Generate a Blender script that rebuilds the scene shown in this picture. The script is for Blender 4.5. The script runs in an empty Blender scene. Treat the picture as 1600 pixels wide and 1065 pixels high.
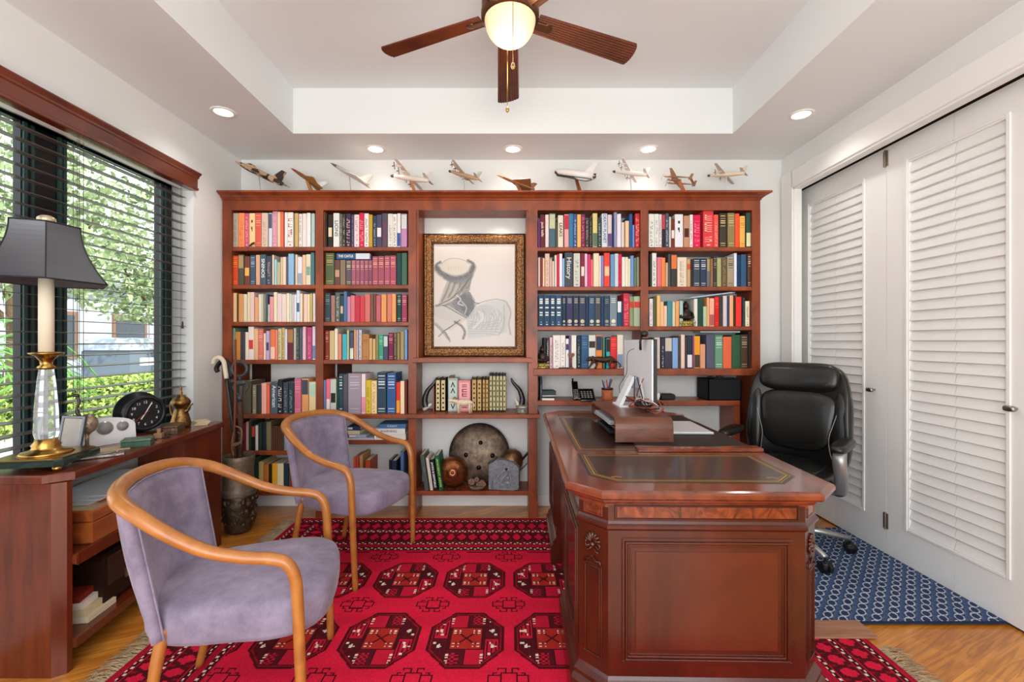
import bpy, math, random
import numpy as np
from mathutils import Vector, Matrix
random.seed(7)
SC = bpy.context.scene
COL = SC.collection
PI = math.pi
R = math.radians
# ---------------------------------------------------------------- camera, world, big lights, exposure
CZ = 1.26                      # eye height of the tripod
F = 711.0                      # focal length in pixels of a 1600 px wide frame
def lin(h):
    if not isinstance(h, str): return h
    h = h.lstrip('#')
    c = [int(h[i:i+2], 16)/255 for i in (0, 2, 4)]
    return tuple(x/12.92 if x <= .04045 else ((x+.055)/1.055)**2.4 for x in c) + (1,)
cam = bpy.data.cameras.new('camera'); co = bpy.data.objects.new('camera', cam); COL.objects.link(co)
co.location = (0, 0, CZ); co.rotation_euler = (PI/2, 0, 0)
cam.sensor_width = 36; cam.lens = 36*F/1600; cam.shift_x = 3/1600; cam.clip_start = .05; cam.clip_end = 200
SC.camera = co
w = bpy.data.worlds.new('sky'); SC.world = w; w.use_nodes = True
nt = w.node_tree; bg = nt.nodes['Background']
tc = nt.nodes.new('ShaderNodeTexCoord'); sx = nt.nodes.new('ShaderNodeSeparateXYZ'); rp = nt.nodes.new('ShaderNodeValToRGB')
nt.links.new(tc.outputs['Generated'], sx.inputs[0]); nt.links.new(sx.outputs['Z'], rp.inputs[0]); nt.links.new(rp.outputs[0], bg.inputs[0])
rp.color_ramp.elements[0].color = (1, .98, .95, 1); rp.color_ramp.elements[1].color = (.55, .75, 1, 1); rp.color_ramp.elements[1].position = .8
bg.inputs[1].default_value = 2.6
def light(kind, name, loc, energy, color=(1, 1, 1), rot=(0, 0, 0), **kw):
    l = bpy.data.lights.new(name, kind); l.energy = energy; l.color = color
    for k, v in kw.items(): setattr(l, k, v)
    o = bpy.data.objects.new(name, l); COL.objects.link(o); o.location = loc; o.rotation_euler = rot
    return o
light('SUN', 'sun_light', (0, 0, 8), 5.5, (1, .96, .88), (R(20), R(38), 0), angle=R(1))     # over the roof, onto the garden
# added area fills behind the photographer, and a sky portal at the left window
light('AREA', 'fill_behind', (.0, -1.45, 1.35), 53, (.97, .99, 1), (R(94), 0, 0), shape='RECTANGLE', size=3.6, size_y=2.1)  # added fill, set in the made-up opening behind the camera
light('AREA', 'upward_fill_behind', (0, -1.1, .95), 52, (.97, .99, 1), (R(186), 0, 0), shape='RECTANGLE', size=3.0, size_y=.8)  # added fill aimed at the ceiling for bounce, not a lamp of the room
po = light('AREA', 'window_portal', (-2.32, 1.3, 1.45), 10, (1, 1, 1), (0, R(-90), 0), shape='RECTANGLE', size=1.75, size_y=3.3); po.data.cycles.is_portal = True
SC.view_settings.view_transform = 'Standard'; SC.view_settings.look = 'None'
SC.view_settings.gamma = 1; SC.view_settings.use_curve_mapping = False
SC.view_settings.exposure = 0.02

# ---------------------------------------------------------------- materials
def newmat(name):
    m = bpy.data.materials.new(name); m.use_nodes = True
    return m, m.node_tree, m.node_tree.nodes['Principled BSDF']
_pc = {}
def plain(hexc, rough=.5, metal=0, coat=0, name=None, emit=0, noise=0, bump=0, nscale=40, trans=0, ior=1.45):
    key = (hexc, rough, metal, coat, emit, noise, bump, nscale, trans)
    if key in _pc: return _pc[key]
    m, nt, b = newmat(name or 'paint_'+str(hexc)); c = lin(hexc)
    b.inputs['Base Color'].default_value = c; b.inputs['Roughness'].default_value = rough
    b.inputs['Metallic'].default_value = metal; b.inputs['Coat Weight'].default_value = coat; b.inputs['Coat Roughness'].default_value = .12
    b.inputs['Specular IOR Level'].default_value = .5 if (rough < .5 or metal) else .25
    b.inputs['Transmission Weight'].default_value = trans; b.inputs['IOR'].default_value = ior
    if emit: b.inputs['Emission Color'].default_value = c; b.inputs['Emission Strength'].default_value = emit
    if noise or bump:
        t = nt.nodes.new('ShaderNodeTexCoord'); n = nt.nodes.new('ShaderNodeTexNoise'); n.inputs['Scale'].default_value = nscale; n.inputs['Detail'].default_value = 5
        nt.links.new(t.outputs['Object'], n.inputs['Vector'])
        if noise:
            mx = nt.nodes.new('ShaderNodeValToRGB')
            mx.color_ramp.elements[0].position = .3; mx.color_ramp.elements[1].position = .7
            mx.color_ramp.elements[0].color = tuple(x*(1-noise) for x in c[:3])+(1,)
            mx.color_ramp.elements[1].color = tuple(min(1, x*(1+noise)) for x in c[:3])+(1,)
            nt.links.new(n.outputs['Fac'], mx.inputs[0]); nt.links.new(mx.outputs[0], b.inputs['Base Color'])
        if bump:
            bp = nt.nodes.new('ShaderNodeBump'); bp.inputs['Strength'].default_value = bump; bp.inputs['Distance'].default_value = .01
            nt.links.new(n.outputs['Fac'], bp.inputs['Height']); nt.links.new(bp.outputs[0], b.inputs['Normal'])
    _pc[key] = m
    return m
def wood(name, dark, lightc, scale=(6, 6, 60), rough=.3, coat=.4, distort=1.2, detail=6):
    m, nt, b = newmat(name)
    t = nt.nodes.new('ShaderNodeTexCoord'); mp = nt.nodes.new('ShaderNodeMapping'); mp.inputs['Scale'].default_value = scale
    n = nt.nodes.new('ShaderNodeTexNoise'); n.inputs['Scale'].default_value = 1; n.inputs['Detail'].default_value = detail; n.inputs['Distortion'].default_value = distort
    r = nt.nodes.new('ShaderNodeValToRGB'); r.color_ramp.elements[0].position = .32; r.color_ramp.elements[1].position = .68
    r.color_ramp.elements[0].color = lin(dark); r.color_ramp.elements[1].color = lin(lightc)
    nt.links.new(t.outputs['Object'], mp.inputs[0]); nt.links.new(mp.outputs[0], n.inputs['Vector'])
    nt.links.new(n.outputs['Fac'], r.inputs[0]); nt.links.new(r.outputs[0], b.inputs['Base Color'])
    b.inputs['Roughness'].default_value = rough; b.inputs['Coat Weight'].default_value = coat; b.inputs['Coat Roughness'].default_value = .15
    return m
def attrmat(name, rough=.9, bump=0, bscale=300, coat=0, sheen=0):
    m, nt, b = newmat(name)
    a = nt.nodes.new('ShaderNodeAttribute'); a.attribute_name = 'col'
    nt.links.new(a.outputs['Color'], b.inputs['Base Color']); b.inputs['Roughness'].default_value = rough; b.inputs['Coat Weight'].default_value = coat
    b.inputs['Specular IOR Level'].default_value = .15 if rough > .7 else .4
    if sheen: b.inputs['Sheen Weight'].default_value = sheen
    if bump:
        t = nt.nodes.new('ShaderNodeTexCoord'); n = nt.nodes.new('ShaderNodeTexNoise'); n.inputs['Scale'].default_value = bscale
        bp = nt.nodes.new('ShaderNodeBump'); bp.inputs['Strength'].default_value = bump; bp.inputs['Distance'].default_value = .004
        nt.links.new(t.outputs['Object'], n.inputs['Vector']); nt.links.new(n.outputs['Fac'], bp.inputs['Height']); nt.links.new(bp.outputs[0], b.inputs['Normal'])
    return m
M_WALL = plain('e8ebe9', .85, name='wall_paint')
M_CEIL = plain('e9edee', .9, name='ceiling_paint')
M_DOOR = plain('f2f2f0', .45, name='door_paint')
M_CASE = wood('cherry_bookcase', '6e3014', '9e481e', (7, 7, 3), .4, .08)
M_CONS = wood('mahogany_console', '582410', '743018', (30, 5, 4), .26, .35, .4)
M_DESK = wood('mahogany_desk', '3e160a', '561f0d', (5, 5, 2.2), .24, .35)
M_DESKTOP = wood('desk_crossband', '5e2612', '883f1e', (12, 12, 12), .16, .6)
M_FLAME = wood('flame_veneer', '43160a', '944420', (16, 9, 9), .2, .6, 2.5)
M_RISER = wood('walnut_riser', '4e2818', '764028', (4, 14, 14), .35, .2)
M_HONEY = wood('honey_beech', 'a0602a', 'bc7a38', (10, 10, 10), .3, .4)
M_CHEST = wood('chest_wood', '8a4420', 'b86430', (14, 3, 14), .3, .4)
M_BLADE = wood('fan_blade_wood', '4a200e', '663018', (6, 6, 6), .4, .15)
M_GOLD = plain('d8b45c', .3, .9); M_BRASS = plain('b8904c', .25, 1, name='brass')
M_DBRASS = plain('8a6a3c', .35, 1, name='old_brass', noise=.35, bump=.4, nscale=60)
M_STEEL = plain('b8b8b8', .28, 1); M_BLACK = plain('141416', .4); M_BLKGL = plain('101012', .18, coat=.3)
M_LEATHER = plain('161615', .29, coat=.25, name='black_leather', bump=.12, nscale=220)
M_WHITE = plain('f0f0ee', .4)

# ---------------------------------------------------------------- mesh helpers
def frame(o, z=(0, 0, 1), x=None):
    z = Vector(z).normalized()
    x = Vector(x) if x is not None else (Vector((1, 0, 0)) if abs(z.x) < .9 else Vector((0, 1, 0)))
    y = z.cross(x).normalized(); x = y.cross(z)
    m = Matrix((x, y, z)).transposed().to_4x4(); m.translation = Vector(o)
    return m
def rz(a, o=(0, 0, 0)):
    return Matrix.Translation(Vector(o)) @ Matrix.Rotation(a, 4, 'Z')
class MB:
    def __init__(s): s.v = []; s.f = []; s.m = []; s.s = []; s.T = None
    def add(s, vs, fs, mi=0, sm=False):
        b = len(s.v)
        s.v += [tuple(s.T @ Vector(p)) if s.T else tuple(p) for p in vs]
        s.f += [tuple(b+i for i in f) for f in fs]; s.m += [mi]*len(fs); s.s += [sm]*len(fs)
        return s
    def box(s, x0, x1, y0, y1, z0, z1, mi=0, bv=0):
        if bv:
            bv = min(bv, (x1-x0)/3, (y1-y0)/3, (z1-z0)/3)
            return s.loft([(x0, y0), (x1, y0), (x1, y1), (x0, y1)], [(-bv, z0), (0, z0+bv), (0, z1-bv), (-bv, z1)], mi)
        v = [(x0, y0, z0), (x1, y0, z0), (x1, y1, z0), (x0, y1, z0), (x0, y0, z1), (x1, y0, z1), (x1, y1, z1), (x0, y1, z1)]
        return s.add(v, [(0, 3, 2, 1), (4, 5, 6, 7), (0, 1, 5, 4), (1, 2, 6, 5), (2, 3, 7, 6), (3, 0, 4, 7)], mi)
    def loft(s, poly, prof, mi=0, mask=None, sm=False, top=True):
        """stack of offset outlines; poly is counter-clockwise; prof = [(outset, z)]"""
        n = len(poly); P = [Vector(p).to_2d() for p in poly]
        E = [(P[(i+1) % n]-P[i]).normalized() for i in range(n)]; N = [Vector((e.y, -e.x)) for e in E]
        vs = []
        for off, z in prof:
            for i in range(n):
                a = (i-1) % n; oa = off*(mask[a] if mask else 1); ob = off*(mask[i] if mask else 1)
                d = N[a].x*N[i].y-N[a].y*N[i].x
                if abs(d) < 1e-6: q = P[i]+N[i]*ob
                else:
                    q = P[i]+Vector((oa*N[i].y-ob*N[a].y, ob*N[a].x-oa*N[i].x))/d
                vs.append((q.x, q.y, z))
        fs = []
        for k in range(len(prof)-1):
            for i in range(n):
                j = (i+1) % n; fs.append((k*n+i, k*n+j, (k+1)*n+j, (k+1)*n+i))
        s.add(vs, fs, mi, sm)
        cap = [tuple(range(n-1, -1, -1))] + ([tuple((len(prof)-1)*n+i for i in range(n))] if top else [])
        b = len(s.v)-len(vs)
        for c in cap: s.f.append(tuple(b+i for i in c)); s.m.append(mi); s.s.append(False)
        return s
    def lathe(s, prof, seg=24, mi=0, at=(0, 0, 0), sm=True, M=None, a0=0, a1=2*PI):
        full = abs(a1-a0-2*PI) < 1e-6; ns = seg if full else seg+1
        vs = []
        for r, z in prof:
            for k in range(ns):
                a = a0+(a1-a0)*k/seg; p = Vector((r*math.cos(a), r*math.sin(a), z)); p = M @ p if M else p+Vector(at); vs.append(tuple(p))
        fs = []
        for i in range(len(prof)-1):
            for k in range(seg):
                l = (k+1) % ns; fs.append((i*ns+k, i*ns+l, (i+1)*ns+l, (i+1)*ns+k))
        s.add(vs, fs, mi, sm)
        return s
    def cyl(s, p0, p1, r, seg=12, mi=0, r1=None, sm=True):
        p0 = Vector(p0); p1 = Vector(p1); M = frame(p0, p1-p0); L = (p1-p0).length; r1 = r if r1 is None else r1
        return s.lathe([(0, 0), (r, 0), (r, .0001), (r1, L-.0001), (r1, L), (0, L)], seg, mi, M=M, sm=sm)
    def tube(s, pts, r, seg=10, mi=0, flat=1.0, up=None, closed=False, sm=True, mid=None):
        """swept round/oval tube; r a number or a list"""
        P = [Vector(p) for p in pts]; n = len(P); rr = r if isinstance(r, (list, tuple)) else [r]*n
        vs = []; prev = Vector(up) if up else None
        for i in range(n):
            if closed: t = P[(i+1) % n]-P[i-1]
            else: t = P[min(i+1, n-1)]-P[max(i-1, 0)]
            t.normalize()
            if prev is None: prev = Vector((0, 0, 1)) if abs(t.z) < .9 else Vector((1, 0, 0))
            u = (prev-t*prev.dot(t)).normalized(); w_ = t.cross(u)
            if not up: prev = u
            for k in range(seg):
                a = 2*PI*k/seg; vs.append(tuple(P[i]+u*math.cos(a)*rr[i]+w_*math.sin(a)*rr[i]*flat))
        fs = []
        m = n if closed else n-1
        for i in range(m):
            for k in range(seg):
                l = (k+1) % seg; j = (i+1) % n; fs.append((i*seg+k, i*seg+l, j*seg+l, j*seg+k))
        if not closed: fs += [tuple(range(seg-1, -1, -1)), tuple((n-1)*seg+k for k in range(seg))]
        return s.add(vs, fs, mi, sm)
    def blob(s, c, r, mi=0, M=None, e=1.0, nu=20, nv=12, fn=None):
        """super-ellipsoid of half-sizes r; e<1 squarer"""
        vs = []; fs = []
        pw = lambda x: math.copysign(abs(x)**e, x)
        for j in range(nv+1):
            b = -PI/2+PI*j/nv
            for i in range(nu):
                a = 2*PI*i/nu
                p = Vector((r[0]*pw(math.cos(b))*pw(math.cos(a)), r[1]*pw(math.cos(b))*pw(math.sin(a)), r[2]*pw(math.sin(b))))
                if fn: p = Vector(fn(p))
                p = M @ p if M else p
                vs.append(tuple(p+Vector(c)))
        for j in range(nv):
            for i in range(nu):
                k = (i+1) % nu; fs.append((j*nu+i, j*nu+k, (j+1)*nu+k, (j+1)*nu+i))
        return s.add(vs, fs, mi, True)
    def prism(s, poly, h, M, mi=0, sm=False):
        """outline in the XY of M, thickness h along its Z"""
        n = len(poly); vs = [tuple(M @ Vector((x, y, 0))) for x, y in poly]+[tuple(M @ Vector((x, y, h))) for x, y in poly]
        fs = [tuple(range(n-1, -1, -1)), tuple(range(n, 2*n))]+[(i, (i+1) % n, n+(i+1) % n, n+i) for i in range(n)]
        return s.add(vs, fs, mi, sm)
    def build(s, name, mats, parent=None, loc=(0, 0, 0), rot=0, **props):
        me = bpy.data.meshes.new(name); me.from_pydata(s.v, [], s.f)
        for m in (mats if isinstance(mats, (list, tuple)) else [mats]): me.materials.append(m)
        me.polygons.foreach_set('material_index', s.m); me.polygons.foreach_set('use_smooth', s.s)
        me.validate(); me.update()
        o = bpy.data.objects.new(name, me); COL.objects.link(o); o.location = loc; o.rotation_euler = rot if isinstance(rot, (tuple, list)) else (0, 0, rot)
        if parent: o.parent = parent
        for k, v in props.items(): o[k] = v
        return o
def thing(name, label, cat, loc=(0, 0, 0), rot=0, group=None):
    o = bpy.data.objects.new(name, None); COL.objects.link(o); o.empty_display_size = .05
    o.location = loc; o.rotation_euler = rot if isinstance(rot, (tuple, list)) else (0, 0, rot)
    o['label'] = label; o['category'] = cat
    if group: o['group'] = group
    return o
def tag(o, label, cat, group=None, kind=None):
    o['label'] = label; o['category'] = cat
    if group: o['group'] = group
    if kind: o['kind'] = kind
    return o
def struct(mb, name, mats, parent=None, **kw):
    o = mb.build(name, mats, parent, **kw)
    o['kind'] = 'structure'
    return o
def catmull(pts, n=6):
    P = [Vector(p) for p in pts]; out = []
    for i in range(len(P)-1):
        a = P[max(i-1, 0)]; b = P[i]; c = P[i+1]; d = P[min(i+2, len(P)-1)]
        for k in range(n):
            t = k/n; out.append(.5*((2*b)+(c-a)*t+(2*a-5*b+4*c-d)*t*t+(3*b-3*c+d-a)*t**3))
    out.append(P[-1]); return out
def grid_mesh(name, img, x0, x1, y0, y1, mat, parent=None, M=None, thick=0.004, loc=(0, 0, 0), rot=(0, 0, 0), **props):
    """a flat patterned surface: one small quad per knot, colour stored per quad. img[row from y0][col from x0] linear rgb"""
    ny, nx = img.shape[:2]
    xs = np.linspace(x0, x1, nx+1); ys = np.linspace(y0, y1, ny+1)
    gx, gy = np.meshgrid(xs, ys); v = np.zeros(((ny+1)*(nx+1)+4, 3)); v[:-4, 0] = gx.ravel(); v[:-4, 1] = gy.ravel(); v[:-4, 2] = thick
    v[-4:] = [(x0, y0, 0), (x1, y0, 0), (x1, y1, 0), (x0, y1, 0)]
    i = (np.arange(ny)[:, None]*(nx+1)+np.arange(nx)[None, :]).ravel()
    f = np.stack([i, i+1, i+nx+2, i+nx+1], 1)
    me = bpy.data.meshes.new(name)
    b = (ny+1)*(nx+1); c = [0, nx, b-1, b-1-nx]
    ext = [[b+3, b+2, b+1, b], [b, b+1, c[1], c[0]], [b+1, b+2, c[2], c[1]], [b+2, b+3, c[3], c[2]], [b+3, b, c[0], c[3]]]
    me.from_pydata(v.tolist(), [], f.tolist()+ext)
    a = me.color_attributes.new('col', 'FLOAT_COLOR', 'CORNER')
    colr = np.ones((nx*ny, 4)); colr[:, :3] = img.reshape(-1, 3)
    full = np.repeat(np.vstack([colr, np.repeat(colr[:1], 5, 0)]), 4, 0)
    a.data.foreach_set('color', full.ravel().astype('f'))
    me.materials.append(mat); me.update()
    o = bpy.data.objects.new(name, me); COL.objects.link(o); o.location = loc; o.rotation_euler = rot
    if parent: o.parent = parent
    for k, q in props.items(): o[k] = q
    return o
def text(name, s_, size, mat, M, parent=None, thick=.0006, align='CENTER', bold=0.0, sx=1.0):
    c = bpy.data.curves.new('t', 'FONT'); c.body = s_; c.size = size; c.extrude = thick; c.align_x = align; c.align_y = 'CENTER'; c.offset = bold
    o = bpy.data.objects.new('t', c); COL.objects.link(o)
    dg = bpy.context.evaluated_depsgraph_get(); me = bpy.data.meshes.new_from_object(o.evaluated_get(dg))
    bpy.data.objects.remove(o); me.name = name
    me.transform(M @ Matrix.Diagonal((sx, 1, 1, 1))); me.materials.clear(); me.materials.append(mat)
    ob = bpy.data.objects.new(name, me); COL.objects.link(ob)
    if parent: ob.parent = parent
    return ob
def facing(o, right, up):
    """frame whose XY plane shows to the viewer: x=right, y=up"""
    x = Vector(right).normalized(); y = Vector(up).normalized(); z = x.cross(y)
    m = Matrix((x, y, z)).transposed().to_4x4(); m.translation = Vector(o); return m
# ---------------------------------------------------------------- the room
YB = 3.486; XL = -2.06; XR = 2.08; HC = 2.647; HT = 2.951; YF = -1.6
def planks():
    m, nt, b = newmat('oak_parquet')
    t = nt.nodes.new('ShaderNodeTexCoord'); mp = nt.nodes.new('ShaderNodeMapping'); mp.inputs['Rotation'].default_value = (0, 0, R(-27))
    br = nt.nodes.new('ShaderNodeTexBrick'); br.offset = .37
    br.inputs['Scale'].default_value = 1; br.inputs['Brick Width'].default_value = .8; br.inputs['Row Height'].default_value = .095
    br.inputs['Mortar Size'].default_value = .0006; br.inputs['Color1'].default_value = lin('e29a40'); br.inputs['Color2'].default_value = lin('c67c2e'); br.inputs['Mortar'].default_value = lin('96581e')
    mp2 = nt.nodes.new('ShaderNodeMapping'); mp2.inputs['Scale'].default_value = (2.2, 26, 1)
    n = nt.nodes.new('ShaderNodeTexNoise'); n.inputs['Scale'].default_value = 1.6; n.inputs['Detail'].default_value = 7; n.inputs['Distortion'].default_value = 1.6
    r = nt.nodes.new('ShaderNodeValToRGB'); r.color_ramp.elements[0].color = (.58, .46, .36, 1); r.color_ramp.elements[1].color = (1.08, 1.06, 1.02, 1)
    r.color_ramp.elements[0].position = .33; r.color_ramp.elements[1].position = .6
    mx = nt.nodes.new('ShaderNodeMix'); mx.data_type = 'RGBA'; mx.blend_type = 'MULTIPLY'; mx.inputs['Factor'].default_value = .8
    L = nt.links.new
    L(t.outputs['Object'], mp.inputs[0]); L(mp.outputs[0], mp2.inputs[0]); L(mp.outputs[0], br.inputs['Vector']); L(mp2.outputs[0], n.inputs['Vector'])
    L(n.outputs['Fac'], r.inputs[0]); L(br.outputs['Color'], mx.inputs['A']); L(r.outputs[0], mx.inputs['B']); L(mx.outputs['Result'], b.inputs['Base Color'])
    b.inputs['Roughness'].default_value = .28; b.inputs['Coat Weight'].default_value = .3
    return m
struct(MB().box(XL-.3, 2.9, YF, YB+.3, -.06, 0), 'floor', planks())
c = MB()   # coffered ceiling: soffit round a raised tray
tx0, tx1, ty1, ty0 = -1.451, 1.49, 3.044, -.6
c.box(XL-.3, tx0, YF, YB+.3, HC, HT); c.box(tx1, 2.9, YF, YB+.3, HC, HT); c.box(tx0, tx1, ty1, YB+.3, HC, HT); c.box(tx0, tx1, YF, ty0, HC, HT)
c.box(XL-.3, 2.9, YF, YB+.3, HT, HT+.05)
struct(c, 'ceiling', M_CEIL)
struct(MB().box(XL-.2, 2.08, YB, YB+.12, 0, HC), 'wall_back', M_WALL)
wy0, wy1, wz0, wz1 = -.35, 2.96, .60, 2.30
wl = MB().box(-2.25, XL, wy1, YB, 0, HC).box(-2.25, XL, YF, wy0, 0, HC).box(-2.25, XL, wy0, wy1, 0, wz0).box(-2.25, XL, wy0, wy1, wz1, HC)
struct(wl, 'wall_left', M_WALL)
# right wall: header and far return round the closet opening, the closet niche behind
oy1 = 3.335; oz1 = 2.381
wr = MB().box(XR, XR+.05, oy1, YB, 0, HC).box(XR, XR+.05, YF, oy1, oz1, HC).box(XR, 2.9, YB+.10, YB+.3, 0, HC)
wr.box(2.19, 2.27, YF, YB+.10, 2.418, HC).box(2.60, 2.9, YF, YB+.1, 0, HC)
struct(wr, 'wall_right', M_WALL)
tr = MB().box(XR-.018, XR, oy1-.004, oy1+.125, 0, oz1+.128, bv=.004).box(XR-.018, XR, YF, oy1, oz1, oz1+.128, bv=.004)
tr.box(XR-.006, XR+.05, oy1-.012, oy1, 0, oz1).box(XR-.006, XR+.05, YF, oy1, oz1-.012, oz1)
struct(tr, 'trim_1', M_DOOR)
struct(MB().box(XL, XR-.02, YB-.014, YB, 0, .085, bv=.004), 'baseboard_back', M_DOOR)
struct(MB().box(XL, XL+.014, 2.0, YB-.014, 0, .085, bv=.004), 'baseboard_left', M_DOOR)
# unseen wall behind the photographer; its wide opening is added to let sky light in
wf = MB().box(XL-.24, -1.8, YF-.1, YF, 0, HC).box(1.8, 2.9, YF-.1, YF, 0, HC).box(-1.8, 1.8, YF-.1, YF, 0, .1).box(-1.8, 1.8, YF-.1, YF, 2.6, HC)
struct(wf, 'wall_front', M_WALL)

# ---- folding louvre doors (bifold leaves hang at X=2.21)
DX = 2.21
edges = [3.52, 3.10, 2.672, 2.265, 1.845, 1.42, 1.0, .58, .16]
lou = [(3.357, 2.857), (2.522, 2.03), (1.66, 1.17), (.83, .33)]
M_HANDLE = plain('a49c90', .3, 1)
for i in range(8):
    y1, y0 = edges[i]-.0015, edges[i+1]+.0015
    la, lb = lou[i//2]
    l1 = min(la, y1) if i % 2 == 0 else y1; l0 = y0 if i % 2 == 0 else max(lb, y0)
    if i % 2 == 0: l1 = la; l0 = y0
    else: l1 = y1; l0 = lb
    z0, z1, lz0, lz1 = .012, 2.395, .225, 2.25
    d = MB()
    if i % 2 == 0: d.box(DX, DX+.032, l1, y1, z0, z1)
    else: d.box(DX, DX+.032, y0, l0, z0, z1)
    d.box(DX, DX+.032, l0, l1, z0, lz0); d.box(DX, DX+.032, l0, l1, lz1, z1)
    leaf = struct(d, 'door_%d' % (i+1), M_DOOR)
    # raised bead round the louvres
    g = MB(); e = .022
    if i % 2 == 0: g.box(DX-.006, DX, l1+.008, l1+e, lz0-e, lz1+e, bv=.002)
    else: g.box(DX-.006, DX, l0-e, l0-.008, lz0-e, lz1+e, bv=.002)
    g.box(DX-.006, DX, l0, l1, lz0-e, lz0-.008, bv=.002); g.box(DX-.006, DX, l0, l1, lz1+.008, lz1+e, bv=.002)
    g.build('panel_bead', M_DOOR, leaf)
    s = MB(); n = 37; p = (lz1-lz0)/n
    for k in range(n):
        za = lz0+k*p
        # each blade slopes down towards the room and overlaps the next
        s.add([(DX+.002, l0, za-.001), (DX+.002, l1, za-.001), (DX+.017, l1, za+p+.004), (DX+.017, l0, za+p+.004),
               (DX+.009, l0, za-.005), (DX+.009, l1, za-.005), (DX+.024, l1, za+p), (DX+.024, l0, za+p)],
              [(0, 3, 2, 1), (4, 5, 6, 7), (0, 1, 5, 4), (2, 3, 7, 6), (1, 2, 6, 5), (3, 0, 4, 7)])
    s.build('louvre_blades', M_DOOR, leaf)
    if i in (1, 3):
        yk = (2.757, 1.985)[i//2]; h = MB()
        h.cyl((DX, yk, .965), (DX-.022, yk, .965), .006); h.blob((DX-.032, yk, .965), (.012, .024, .013), e=.6)
        h.build('door_handle', M_HANDLE, leaf)
    if i == 1:
        for zz in (.205, 2.33):
            h = MB().box(DX-.004, DX+.001, y0-.016, y0+.018, zz-.045, zz+.045).cyl((DX-.007, y0, zz-.05), (DX-.007, y0, zz+.05), .005)
            h.build('hinge', M_HANDLE, leaf)
struct(MB().box(2.222, 2.25, .1, 3.55, 2.397, 2.416), 'dark_gap_top', plain('1a120c', .6))  # near-black strip painting the dark of the gap above the doors
struct(MB().box(2.222, 2.25, .1, 3.55, .0, .010), 'dark_gap_bottom', plain('15110e', .8))  # near-black strip painting the shade in the gap under the doors
# switch-plate, tiny dimmer on the strip of wall by the door casing
# ---- window: black frame, glass
M_FRAME = plain('14181a', .35)
fr = MB(); xo = -2.235; xi = -2.20
for y0, y1 in ((2.855, 2.96), (2.045, 2.26), (.95, 1.2), (-.35, -.2)): fr.box(xo, xi, y0, y1, wz0, wz1, bv=.004)
fr.box(xo, xi, -.35, 2.96, wz0, wz0+.05); fr.box(xo, xi, -.35, 2.96, wz1-.05, wz1)
wn = struct(fr, 'window_1', M_FRAME)
for y0, y1 in ((2.855, 2.905), (2.05, 2.10), (2.21, 2.25)):
    MB().box(xi, xi+.010, y0, y0+.016, wz0+.05, wz1-.05).box(xi, xi+.006, y1-.012, y1, wz0+.05, wz1-.05).build('sash_strip', plain('33504e', .35), wn)
GL = plain('ffffff', 0, trans=1, ior=1.02, name='window_glass')
for y0, y1 in ((2.26, 2.80), (1.2, 2.0), (-.2, .95)):
    MB().box(-2.224, -2.219, y0, y1, wz0+.05, wz1-.05).build('pane', GL, wn)
MB().box(-2.20, XL+.012, wy0, wy1, wz0-.02, wz0+.004, bv=.004).build('window_sill', plain('c9cdd0', .25, .2), wn)
# wooden pelmet over the blinds
pl = MB()
pl.box(-2.17, -2.033, -.38, 2.962, 2.236, 2.333)
pv = MB().loft([(-2.08, -.4), (-2.033, -.4), (-2.033, 2.962), (-2.08, 2.962)], [(0, 2.236), (.004, 2.240), (.004, 2.252), (0, 2.256), (0, 2.31), (.006, 2.316), (.006, 2.325), (.016, 2.345), (.016, 2.352)], mask=[1, 1, 1, 0])
pel = thing('pelmet', 'long reddish wood pelmet capping the window blinds', 'pelmet', (0, 0, 0))
pv.build('cornice', M_CONS, pel); MB().box(-2.118, -2.081, -.36, 2.955, 2.236, 2.246).build('white_underside', M_WHITE, pel); MB().box(-2.17, -2.12, -.36, 2.955, 2.262, 2.285).build('head_rail', plain('24201e', .5), pel)
# blinds
bl = thing('venetian_blind', 'dark slatted venetian blind hanging open across the window', 'blind', (0, 0, 0))
M_SLAT = plain('5c5148', .3, name='slat_wood')
n = 30; slat0 = MB().box(-.025, .025, -.33, 2.95, -.0014, .0014)
proto = None
for k in range(n):
    z = .635+k*.0555
    if proto is None:
        proto = slat0.build('slat', M_SLAT, bl, loc=(-2.125, 0, z), rot=(0, R(5), 0))
    else:
        q = proto.copy(); COL.objects.link(q); q.parent = bl; q.location = (-2.125, 0, z)
MB().box(-2.15, -2.10, -.33, 2.95, .607, .622, bv=.003).build('bottom_rail', M_SLAT, bl)
for y in (2.90, 2.24, 1.55, .9):
    m = MB()
    for x in (-2.100, -2.150): m.cyl((x, y, .61), (x, y, 2.262), .0011, 5)
    m.build('ladder_cord', plain('4a423a', .7), bl)
m = MB().cyl((-2.092, 2.90, 1.385), (-2.092, 2.90, 2.262), .0012, 5).cyl((-2.088, 2.90, 1.34), (-2.088, 2.90, 1.385), .008, 10, r1=.004)
m.build('pull_cord', plain('4a423a', .7), bl)
m = MB().cyl((-2.092, 2.20, .70), (-2.092, 2.20, 2.262), .0012, 5).cyl((-2.092, 2.21, .70), (-2.092, 2.21, 2.262), .0012, 5)
m.build('pull_cord', plain('4a423a', .7), bl)
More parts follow.
